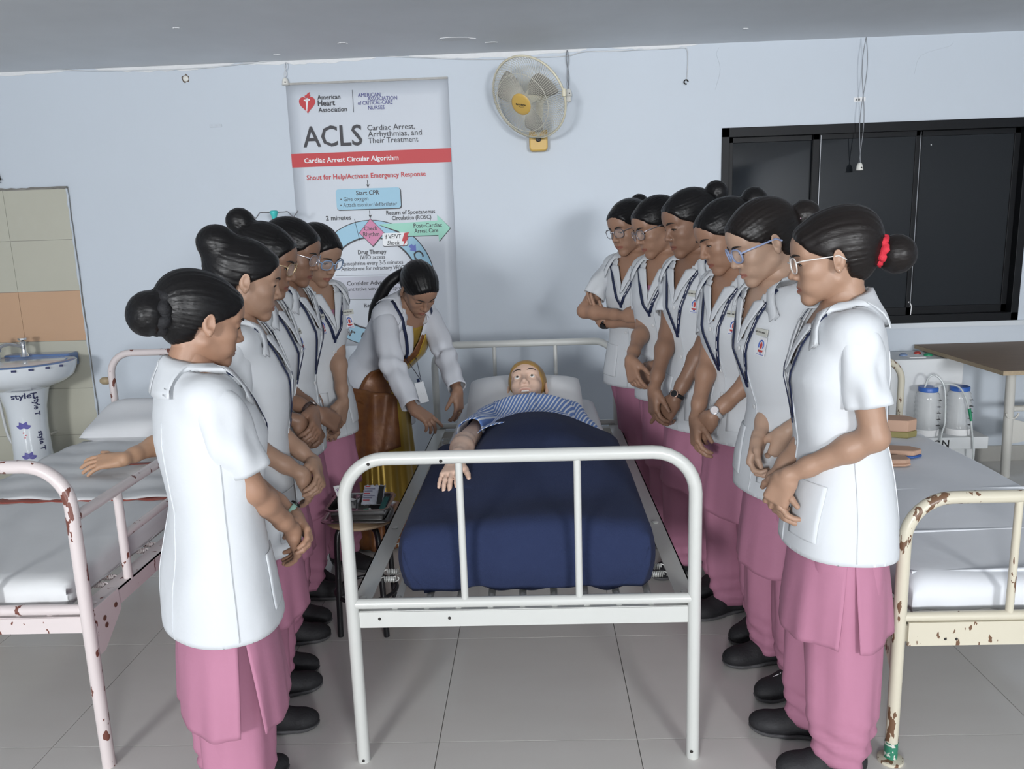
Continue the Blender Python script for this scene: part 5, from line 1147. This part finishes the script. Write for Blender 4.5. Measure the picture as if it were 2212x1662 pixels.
ppoly('diamond_shadow', [C1(*q) for q in ((527, 902), (610, 986), (545, 1066), (463, 986))], M_ink, 2.4); ppoly('decision_diamond', [C1(*q) for q in ((527, 906), (605, 984), (543, 1059), (466, 986))], M_ppink, 3)
ptext('Check', *C1(493, 972), 816, 8.8, bold=.014, l=4); ptext('Rhythm', *C1(488, 1005), 820, 8.8, bold=.014, l=4)
rbox('box_shadow', *C1(600, 986), *C1(740, 1062), 4, M_ink, 2.5); rbox('shock_box', *C1(600, 984), *C1(736, 1058), 4, M_pwhite, 3)
ptext('If VF/VT', *C1(611, 1019), 867, 8.8, bold=.014, l=4); ptext('Shock', *C1(624, 1053), 864, 8.4, bold=.014, l=4, ital=.2)
ppoly('lightning_bolt', [C1(*q) for q in ((722, 985), (748, 981), (737, 1008), (747, 1010), (713, 1066), (721, 1033), (708, 1031))], M_red, 5)
ppoly('cycle_arrow', [C1(*q) for q in ((746, 1062), (762, 1048), (776, 1058), (786, 1048), (790, 1092), (752, 1084), (760, 1076))], M_pviolet, 3)
ptext('Drug Therapy', *C1(458, 1107), 835, 8.8, bold=.014); ptext('IV/IO access', *C1(472, 1136), 832, 8.4); ptext('Epinephrine every 3-5 minutes', *C1(366, 1172), 871, 8.4); ptext('Amiodarone for refractory VF/VT', *C1(362, 1202), 875.6, 8.4)
q0, q1 = pp(*C1(330, 1362)), pp(*C1(800, 1225)); MB().box((q0[0], PYK-.0006, q0[2]), (q1[0], PYK, q1[2])).build('chart_band', M_plil, po)
for yy in (1225, 1362): pline([C1(330, yy+3), C1(800, yy-3)], .0012)
ptext('Consider Advanced Airway', 750, 617, 890, 8.8, bold=.014); ptext('Quantitative waveform capnography', 738, 629.5, 900, 8.4); ptext('Reversible Causes', 786.5, 664.5, 882, 8.6, bold=.014)
def curved(s_, a0, step, cap, flip=False):
    for i, ch in enumerate(s_):
        t = a0-step*i if not flip else a0+step*i; cu = bpy.data.curves.new('t', 'FONT'); cu.body = ch; cu.size = cap; cu.offset = cap*.012; cu.align_x = 'CENTER'; cu.resolution_u = 2
        ob = bpy.data.objects.new('t', cu); COL.objects.link(ob); me = bpy.data.meshes.new_from_object(ob); bpy.data.objects.remove(ob)
        r = (RO+RI)/2-cap*.35*(1 if not flip else -1); o_ = np.array([rc[0]+r*math.cos(t), PYK-.0014, rc[2]+r*math.sin(t)])
        ro = np.array([math.cos(t), 0, math.sin(t)])*(1 if not flip else -1); tn = np.array([math.sin(t), 0, -math.cos(t)])*(1 if not flip else -1)
        mk('lettering', [o_+tn*q.co.x+ro*q.co.y for q in me.vertices], [tuple(p.vertices) for p in me.polygons], M_ink, po)
curved('Continuous CPR', .53, .145, .085); curved('Monitor CPR Quality', PI+.35, .125, .085, True)
# ================================================================ MANIKIN ON THE BED
M_rubber = skin('manikin_vinyl', (.66, .46, .36)); M_teeth = mat('painted_teeth', (.85, .85, .83), .3); M_yhair = mat('painted_blond_hair', (.42, .25, .06), .4, noise=.3, nscale=20, col2=(.22, .13, .05)); M_bluesh = None
def stripes(name, c1, c2, scale, rotz=0.):
    m_ = mat(name, c1, .7, bump=.1, bscale=25); nt = m_.node_tree; b = nt.nodes['Principled BSDF']; tc = nt.nodes.new('ShaderNodeTexCoord'); mp = nt.nodes.new('ShaderNodeMapping'); mp.inputs['Rotation'].default_value = (rotz, 0, 0)
    w = nt.nodes.new('ShaderNodeTexWave'); w.bands_direction = 'Y'; w.inputs['Scale'].default_value = scale; w.inputs['Distortion'].default_value = .6; w.inputs['Detail Scale'].default_value = .6; r = nt.nodes.new('ShaderNodeValToRGB'); r.color_ramp.interpolation = 'LINEAR'
    r.color_ramp.elements[0].position = .60; r.color_ramp.elements[0].color = (*c1, 1); r.color_ramp.elements[1].position = .72; r.color_ramp.elements[1].color = (*c2, 1)
    nt.links.new(tc.outputs['Object'], mp.inputs[0]); nt.links.new(mp.outputs[0], w.inputs['Vector']); nt.links.new(w.outputs['Fac'], r.inputs[0]); nt.links.new(r.outputs[0], b.inputs['Base Color']); return m_
M_stripe = stripes('blue_white_stripe', (.13, .24, .56), (.78, .82, .88), 19, .25)
mr = link(bpy.data.objects.new('training_manikin', None)); tag(mr, 'blond training manikin in a blue striped shirt lying under the navy blanket', 'manikin'); mr.empty_display_size = .1
MR = Matrix(((0, 1, 0, -.02), (0, 0, 1, 2.33), (1, 0, 0, .712), (0, 0, 0, 1))); mr.matrix_world = MR; ROOTM[mr.name] = MR
def ml(p): v_ = MR.inverted() @ Vector(p); return np.array(v_)
Bm = Body(0., seed=41, wid=1.10, dep=.80)
nb = np.array([-.012, 0, 1.345]); Rh = RotM(-.16, .82, -.10); piv = nb+np.array([.030, -.022, .072]); Hs = 1.16
H0 = piv-Rh@np.array([-.022, 0, -.072]); THm = lambda V: np.asarray(V, float)*Hs@Rh.T+H0
hv, hq, ht = head_mesh('manikin'); parts = [(THm(hv), hq)]; tn = [ht*.5]
f = Field(nb-np.array([.16, .22, .2]), nb+np.array([.2, .22, .16]), .007); X, Y, Z = f.grid((slice(None),)*3); d = np.maximum(loft_d(X, Y, Z, -.012, 1.08, .8), Z-1.325); f.F = smin(d, d_cone(X, Y, Z, nb-np.array([0, 0, .04]), piv+Rh@np.array([-.01, 0, 0]), .058, .052), .03).astype(f32)
v, q = f.net(); parts.append((relax(v, q, 2), q)); tn.append(np.zeros(len(v)))
Sm = np.array([-.01, -.175, 1.262]); Em = ml(onz(1003, 958, .757)); Wm = ml(onz(985, 1000, .757)); tip = ml(onz(972, 1024, .742))
av, aq, tips = arm_field(Sm, Em, Wm, frame(tip-Wm, (1, -.2, .1)), -1, .22, .07, (.5, .3), 1.12, hs=1.0); parts.append((av, aq)); tn.append(np.zeros(len(av)))
V, Q = joinm(parts); part('body', V, Q, M_rubber, mr, 180, tint=np.concatenate(tn))
for k in (-.01, .012): part('joint_seam', *tubeV([Em+nrm(Wm-Em)*k+frame(Wm-Em, (1, 0, 0))@np.array([.004*math.sin(5*a), .0435*math.cos(a), .0425*math.sin(a)]) for a in np.linspace(0, 2*PI, 25)[:-1]], .0016, 6, True), mat('seam_vinyl', (.50, .33, .25), .5), mr)
for s_ in (-1, 1):
    mb = MB().lathe([(.0001, -.0125), (.007, -.0105), (.0105, -.0065), (.0125, 0), (.0105, .0065), (.007, .0105), (.0001, .0125)], (.0695, s_*.0310, .003), 16); eye = part('eye', THm(mb.V), mb.F, M_eyew, mr, 180)
    for r, x_, m_ in ((.0058, .0118, mat('grey_iris', (.16, .15, .13), .2)), (.003, .0125, M_iris)):
        mb = MB().lathe([(r, -.0008), (r*.9, .0006), (.0001, .0008)], (.0695+x_, s_*.0305, .0045), 14, axis='x'); part('iris', THm(mb.V), mb.F, m_, eye, 60)
    pts = [(.0885-.021*t**1.9, s_*(.012+.036*t), .0265+.0085*math.sin(PI*(t*.8))-.003*t) for t in np.linspace(0, 1, 9)]
    fr = hv[hv[:, 0] > .04]; pts = [(fr[np.argsort((fr[:, 1]-p[1])**2+(fr[:, 2]-p[2])**2)[:6], 0].max()+.0003, p[1], p[2]) for p in pts]
    part('eyebrow', *tubeV(THm(pts), [.001, .0018, .0022, .0024, .0022, .002, .0018, .0014, .0007], 6), M_brow, mr)
mb = MB().grid(lambda u, v_: (.0775+.004*math.cos((u-.5)*2.4)-.0, (u-.5)*.036, -.0715+.0075*v_+.003*((u-.5)*2)**2), 14, 4); th_ = part('teeth', THm(mb.V), mb.F, M_teeth, mr, 180, solid=.002)
hm, hq2 = hair_mesh((), thick=.010, low=-.06, short=True); part('hair', THm(hm), hq2, M_yhair, mr, 180)
f = Field((-.2, -.32, .66), (.22, .32, 1.40), .0075); X, Y, Z = f.grid((slice(None),)*3); f.F = Bm.coat(X, Y, Z, .003).astype(f32); V, Q = f.net(); V = relax(V, Q, 2); hole = V[:, 2] > 1.325; Q = Q[~hole[Q].any(1)]
Sl = np.array([-.01, .172, 1.262]); El = np.array([-.045, .235, .80])
CV, CQ = joinm([(V, Q), sleeve_mesh(Sm, Em, .80, .066, .064, 3, flare=.05), sleeve_mesh(Sl, El, 1.0, .068, .06, 5, flare=.05)]); part('striped_shirt', CV, CQ, M_stripe, mr, 180, solid=.003)
cp = []
for s_ in (-1, 1):
    n = 14; m_ = 5; VV = []
    for i in range(n):
        t = i/(n-1); a = PI*(1-t*.86)
        for j in range(m_):
            qq = j/(m_-1); r = .062+.045*qq; VV.append((-.01+r*math.cos(a), s_*r*math.sin(a)*1.02, 1.352-.012*t-.055*qq+.012*math.sin(PI*qq)))
    VV = Bm.proj(np.array(VV), .010, .003)[0]*np.array([1, 1, 1]); cp.append((VV, np.array([(i*m_+j, i*m_+j+1, (i+1)*m_+j+1, (i+1)*m_+j) for i in range(n-1) for j in range(m_-1)])))
part('shirt_collar', *joinm(cp), M_stripe, mr, 180, solid=.003)
v, q = Bm.strip([(.12, .0, z_) for z_ in np.linspace(1.30, .95, 8)], .03, .006, n=4); part('shirt_placket', v, q, M_stripe, mr, 180, solid=.003)
for z_ in (1.285, 1.2): p, g = Bm.proj(np.array([[.13, 0, z_]]), .010); mb = MB().lathe([(.006, 0), (.006, .0015), (.0001, .002)], (0, 0, 0), 10); part('shirt_button', np.array(mb.V)@frame((0, 1, 0), g[0]).T+p[0], mb.F, M_btn, mr, 50)
# ---- navy blanket draped over mattress and manikin
M_blank = mat('navy_felt_blanket', (.0085, .017, .058), .95, noise=.25, nscale=30, col2=(.012, .022, .068), bump=.3, bscale=260)
def blanket():
    x0, x1, y0, zt, zb = -.417, .327, 2.195, .682, .502; nu, nv = 110, 120; V = []
    def hump(x, y):
        t = np.clip((y-2.35)/.62, 0, 1); t = t*t*(3-2*t); A = .025+.128*t; xc = -.02; w = (.26 if x > xc else .215)+.08*(1-t)
        return A*math.exp(-(abs((x-xc)/w))**2.6*.9)
    for j in range(nv):
        for i in range(nu):
            U = (i/(nu-1)*2-1)*1.30; v_ = j/(nv-1)
            s = v_*1.25-.22               # < 0 : falling down the foot end ; > 0 : along the mattress
            x = (x0+x1)/2+np.clip(U, -1, 1)*(x1-x0)/2; du = max(0, abs(U)-1)/.30
            y1 = 3.065+.09*abs((x+.02)/.37)**1.5+.02*math.sin(x*9)
            y = y0+max(0, s)/1.03*(y1-y0); dv = max(0, -s)/.22
            e = max(du, dv); rnd = .05
            ex = max(0, 1-(1-min(1, abs(U)))*(x1-x0)/2/rnd); ey = max(0, 1-(y-y0)/rnd)
            rr_ = min(1, math.sqrt(ex*ex+ey*ey)); z = zt-rnd*(1-math.sqrt(max(0, 1-rr_*rr_*.72)))
            if s >= 0: z += hump(x, y)*max(0, 1-du)
            z = z-(z-zb)*e*(1.0) if e > 0 else z
            # corners of the foot end pulled in
            cin = min(1, dv)*.5+ey*.3
            x += -math.copysign(.02, U)*max(0, abs(U)-.86)/.14*min(1, ey*.6+dv*.9)-math.copysign(.045, U)*min(1, abs(U))**3*dv**2.2 if abs(U) > .5 else 0
            bow = .014*math.sin(PI*min(1, e))*(1 if e > 0 else 0)
            if dv > 0: y -= bow+.010*math.sin(x*17+1)*dv*.5+.006*math.sin(x*41)*dv
            if du > 0: x += math.copysign(bow+.006*math.sin(y*21)*du, U)
            w_ = .0035*math.sin(x*15+y*9)+.003*math.sin(x*7-y*19)+.006*math.exp(-((y-2.78-.25*x)/.05)**2)*(x > .03)+.008*math.exp(-((x+.25-.2*(y-2.6))/.03)**2)*(y > 2.5)
            V.append((x, y, z+(w_ if s > 0 and du == 0 else 0)+(.006*math.sin(x*23)+.004*math.sin(x*57) if dv > .97 else 0)))
    F = np.array([(j*nu+i, j*nu+i+1, (j+1)*nu+i+1, (j+1)*nu+i) for j in range(nv-1) for i in range(nu-1)])
    return np.array(V), F
V, Q = blanket(); V = relax(V, Q, 2, .4)
tag(mk('blanket', V, Q, M_blank, None, 180, solid=.010), 'navy blue blanket covering the manikin on the white bed', 'blanket')
# ================================================================ STOOL WITH TRAYS
sx, sy, sz = -.703, 2.93, .47
M_stw = mat('pale_wood', (.42, .30, .19), .4, noise=.25, nscale=8, stretch=(1, 8, 1)); M_ss = mat('stainless_steel', (.62, .61, .60), .22, metal=1., noise=.15, nscale=9)
st = empty('stool', (sx, sy, 0), 'round wooden stool with black tubular legs beside the bed', 'stool')
MB().lathe([(.001, -.02), (.122, -.02), (.136, -.012), (.136, -.004), (.128, 0), (.001, 0)], (sx, sy, sz), 36).build('seat', M_stw, st, 50)
for k in range(4):
    a = k*PI/2+.75; c_, s_ = math.cos(a), math.sin(a)
    MB().tube(smoothpath([(sx+.03*c_, sy+.03*s_, sz-.028), (sx+.085*c_, sy+.085*s_, sz-.03), (sx+.112*c_, sy+.112*s_, sz-.06), (sx+.12*c_, sy+.12*s_, sz-.2), (sx+.13*c_, sy+.13*s_, .003)], 6), .0115, 10).build('leg', M_black, st, 60)
MB().tube([(sx+.121*math.cos(t), sy+.121*math.sin(t), .16) for t in np.linspace(0, 2*PI, 33)[:-1]], .008, 8, closed=True).build('foot_ring', M_black, st, 60)
def tray(name, cx, cy, z, hx, hy, dep, lip, label, m_=M_ss):
    def loop(ex, ey, zz, r):
        P = []
        for qx, qy, a0 in ((1, 1, 0), (-1, 1, PI/2), (-1, -1, PI), (1, -1, 1.5*PI)):
            for k in range(6): P.append((cx+qx*(ex-r)+r*math.cos(a0+k*PI/10), cy+qy*(ey-r)+r*math.sin(a0+k*PI/10), zz))
        return P
    L = [loop(hx-lip-.012, hy-lip-.012, z+.002, .02), loop(hx-lip, hy-lip, z+dep, .03), loop(hx, hy, z+dep+.001, .035), loop(hx, hy, z+dep-.003, .035)]
    n = len(L[0]); V = [p for l in L for p in l]; F = [tuple(range(n))]+[(i*n+k, i*n+(k+1) % n, (i+1)*n+(k+1) % n, (i+1)*n+k) for i in range(3) for k in range(n)]
    o = mk(name, V, F, m_, None, 50, solid=.0015); return tag(o, label, 'tray')
tray('steel_tray', sx, sy, sz+.001, .136, .122, .014, .02, 'flat stainless steel tray lying on the stool seat')
tray('instrument_tray', sx+.002, sy+.004, sz+.007, .124, .105, .048, .010, 'deep stainless steel tray holding the injection kit')
tz = sz+.012
bx_, by_ = sx-.052, sy+.036; bw = empty('steel_bowl', (bx_, by_, tz), 'small steel bowl of cotton swabs in the deep tray', 'bowl')
MB().lathe([(.028, 0), (.037, .012), (.044, .045), (.045, .05), (.042, .046), (.034, .014), (.001, .006)], (bx_, by_, tz), 28).build('bowl_wall', M_ss, bw, 60)
fl_ = Field((bx_-.05, by_-.05, tz-.01), (bx_+.05, by_+.05, tz+.08), .004)
for a, b, r in ((0, 0, .022), (.018, .01, .018), (-.018, .008, .019), (.004, -.018, .018), (.0, .02, .017), (-.006, 0, .02)): fl_.ell((bx_+a*.7, by_+b*.7, tz+.030), (r*.85, r*.85, r*.7), .006)
v, q = fl_.net(); mk('cotton_swabs', v, q, mat('cotton', (.82, .82, .82), .95, bump=.5, bscale=90), bw, 180)
kd = tag(MB().lathe([(.034, 0), (.044, .02), (.048, .026), (.045, .022), (.032, .003), (.001, .002)], (sx-.046, sy-.047, tz), 30, sy=.62).build('kidney_dish', M_ss, None, 60), 'shallow steel dish in front of the cotton bowl', 'dish')
M_pap = mat('printed_packet_paper', (.72, .74, .80), .5, noise=.3, nscale=80, col2=(.45, .47, .58))
def sheet(name, c, w, d, tx, tz_, m_, label, cat, seed=0, amp=.006, lift=.0):
    R_ = RotM(tz_, 0, tx); rr = random.Random(seed); a, b = rr.uniform(8, 30), rr.uniform(8, 30)
    mb = MB().grid(lambda u, v: tuple(np.array(c)+R_@np.array([(u-.5)*w, (v-.5)*d, amp*math.sin(a*u+b*v)+lift*abs(u-.5)])), 14, 12); return tag(mb.build(name, m_, None, 180, solid=.0025), label, cat)
g_ = sheet('glove_packet', (sx+.040, sy+.062, tz+.050), .086, .095, .62, -.03, M_pap, 'white printed glove packet propped at the back of the deep tray', 'packet', 2, .004)
for k in range(7):
    p_ = RotM(-.03, 0, .62); mb = MB().box((-.037, .034-k*.011, .0035), (-.037+.02+.03*((k*37) % 10)/10, .037-k*.011, .0052)); mk('printed_line', np.array(mb.V)@p_.T+np.array([sx+.040, sy+.062, tz+.052]), mb.F, mat('grey_print', (.20, .20, .30), .6) if k % 3 else M_red, g_)
tg = sheet('paper_tag', (sx-.104, sy+.090, tz+.062), .035, .05, .7, .6, M_white_m, 'small white paper tag with purple writing at the tray corner', 'tag', 3, .001)
for k in range(3): mk('handwriting', np.array(tubeV([(-.008+k*.007, -.010, .004), (-.010+k*.007, .006, .004), (-.005+k*.007, .008, .004), (-.004+k*.007, -.006, .004)], .0011, 5)[0])@RotM(.6, 0, .7).T+np.array([sx-.104, sy+.090, tz+.062]), tubeV([(0, 0, 0), (0, 1, 0), (1, 1, 0), (1, 0, 0)], .0011, 5)[1], mat('purple_ink', (.22, .03, .30), .6), tg)
sheet('teal_cloth', (sx+.094, sy-.012, tz+.036), .022, .13, .12, -.02, mat('teal_rubber_cloth', (.01, .14, .13), .5), 'folded teal cloth along the bed side of the deep tray', 'cloth', 5, .004)
sheet('black_strap', (sx+.070, sy+.050, tz+.0535), .020, .085, .62, -.03, M_black, 'black tourniquet strap lying over the glove packet', 'strap', 6, .002)
for k, (dx, dy, cl, lab) in enumerate(((.026, -.012, (.04, .26, .18), 'clear syringe pack with a green plunger'), (.026, -.048, (.60, .22, .22), 'clear needle pack with a pink hub'), (.062, -.038, (.55, .58, .60), 'small clear ampoule strip by the black strap'))):
    c = np.array([sx+dx, sy+dy, tz+.010]); sp = empty('syringe_packet', c, lab, 'packet')
    MB().grid(lambda u, v: (c[0]+(u-.5)*.032, c[1]+(v-.5)*.032, c[2]+.003*math.sin(9*u+k)*math.cos(7*v)), 10, 8).build('wrapper', mat('clear_wrapper', (.75, .78, .82), .15, alpha=.55), sp, 180, solid=.002)
    MB().cyl(c+np.array([-.012, -.003, .006]), c+np.array([.006, .003, .006]), .004, 10).build('barrel', mat('barrel%d' % k, cl, .35), sp, 60)
    MB().lathe([(.0045, 0), (.0045, .004), (.001, .004)], c+np.array([.010, .006, .004]), 10).build('stopper', M_white_m, sp, 50)
# ================================================================ TRAINING ARM AND FOAM PADS
z_ = .612; W_ = onz(268, 1002, z_+.022); E_ = onz(360, 962, z_+.035); S_ = E_+(E_-W_)*.9; T_ = onz(205, 1010, z_+.02)
av, aq, _ = arm_field(S_, E_, W_, frame(T_-W_, (0, -.55, .85)), 1, .24, .16, (.8, .3), 1.15, hs=1.08)
ta = empty('injection_trainer', (*W_[:2], z_-.012), 'flesh coloured rubber arm for injection practice lying on the pinkish bed', 'practice model'); av[:, 2] += max(0, z_-.011-av[:, 2].min()); mk('arm_skin', av, aq, skin('arm_vinyl', (.60, .36, .23)), ta, 180)
dn = nrm(S_-E_); MB().tube([S_-dn*.006, S_+dn*.012], [.054, .052], 20).build('shoulder_cap', M_white_m, ta, 50)
M_pad = mat('flesh_foam', (.60, .38, .27), .6, noise=.08); M_pblu = mat('blue_base_board', (.03, .10, .34), .4); M_olv = mat('olive_foam', (.30, .26, .10), .7)
def pad(name, px, py, z, w, d, hgt, rz, mtop, mbase, label, tip=.5):
    c = onz(px, py, z); rt = empty(name, c, label, 'training pad'); R_ = RotM(rz)
    pts = [(-w/2, -d/2), (w*.25, -d/2), (w/2, -d*.2*tip), (w/2, d*.2*tip), (w*.25, d/2), (-w/2, d/2)]
    for nm, z0, z1, m_, gr in (('base_board', 0, hgt*.35, mbase, 1.04), ('pad_skin', hgt*.35, hgt, mtop, 1.)):
        MB().poly([c+R_@np.array([x*gr, y*gr, z0]) for x, y in pts], (0, 0, 1), z1-z0).build(nm, m_, rt, bevel=.006)
pad('suture_pad', 1948, 985, .535, .15, .09, .035, -.25, M_pad, M_pblu, 'flesh coloured pad on a blue board on the cream bed')
pad('suture_pad', 1935, 1003, .535, .10, .08, .03, -.05, M_pad, M_pad, 'round ended flesh pad at the edge of the folded sheet', 1.6)
pad('foam_wedge', 1935, 940, .535, .17, .12, .085, -.3, M_pad, M_olv, 'thick flesh topped olive foam block on the cream bed')
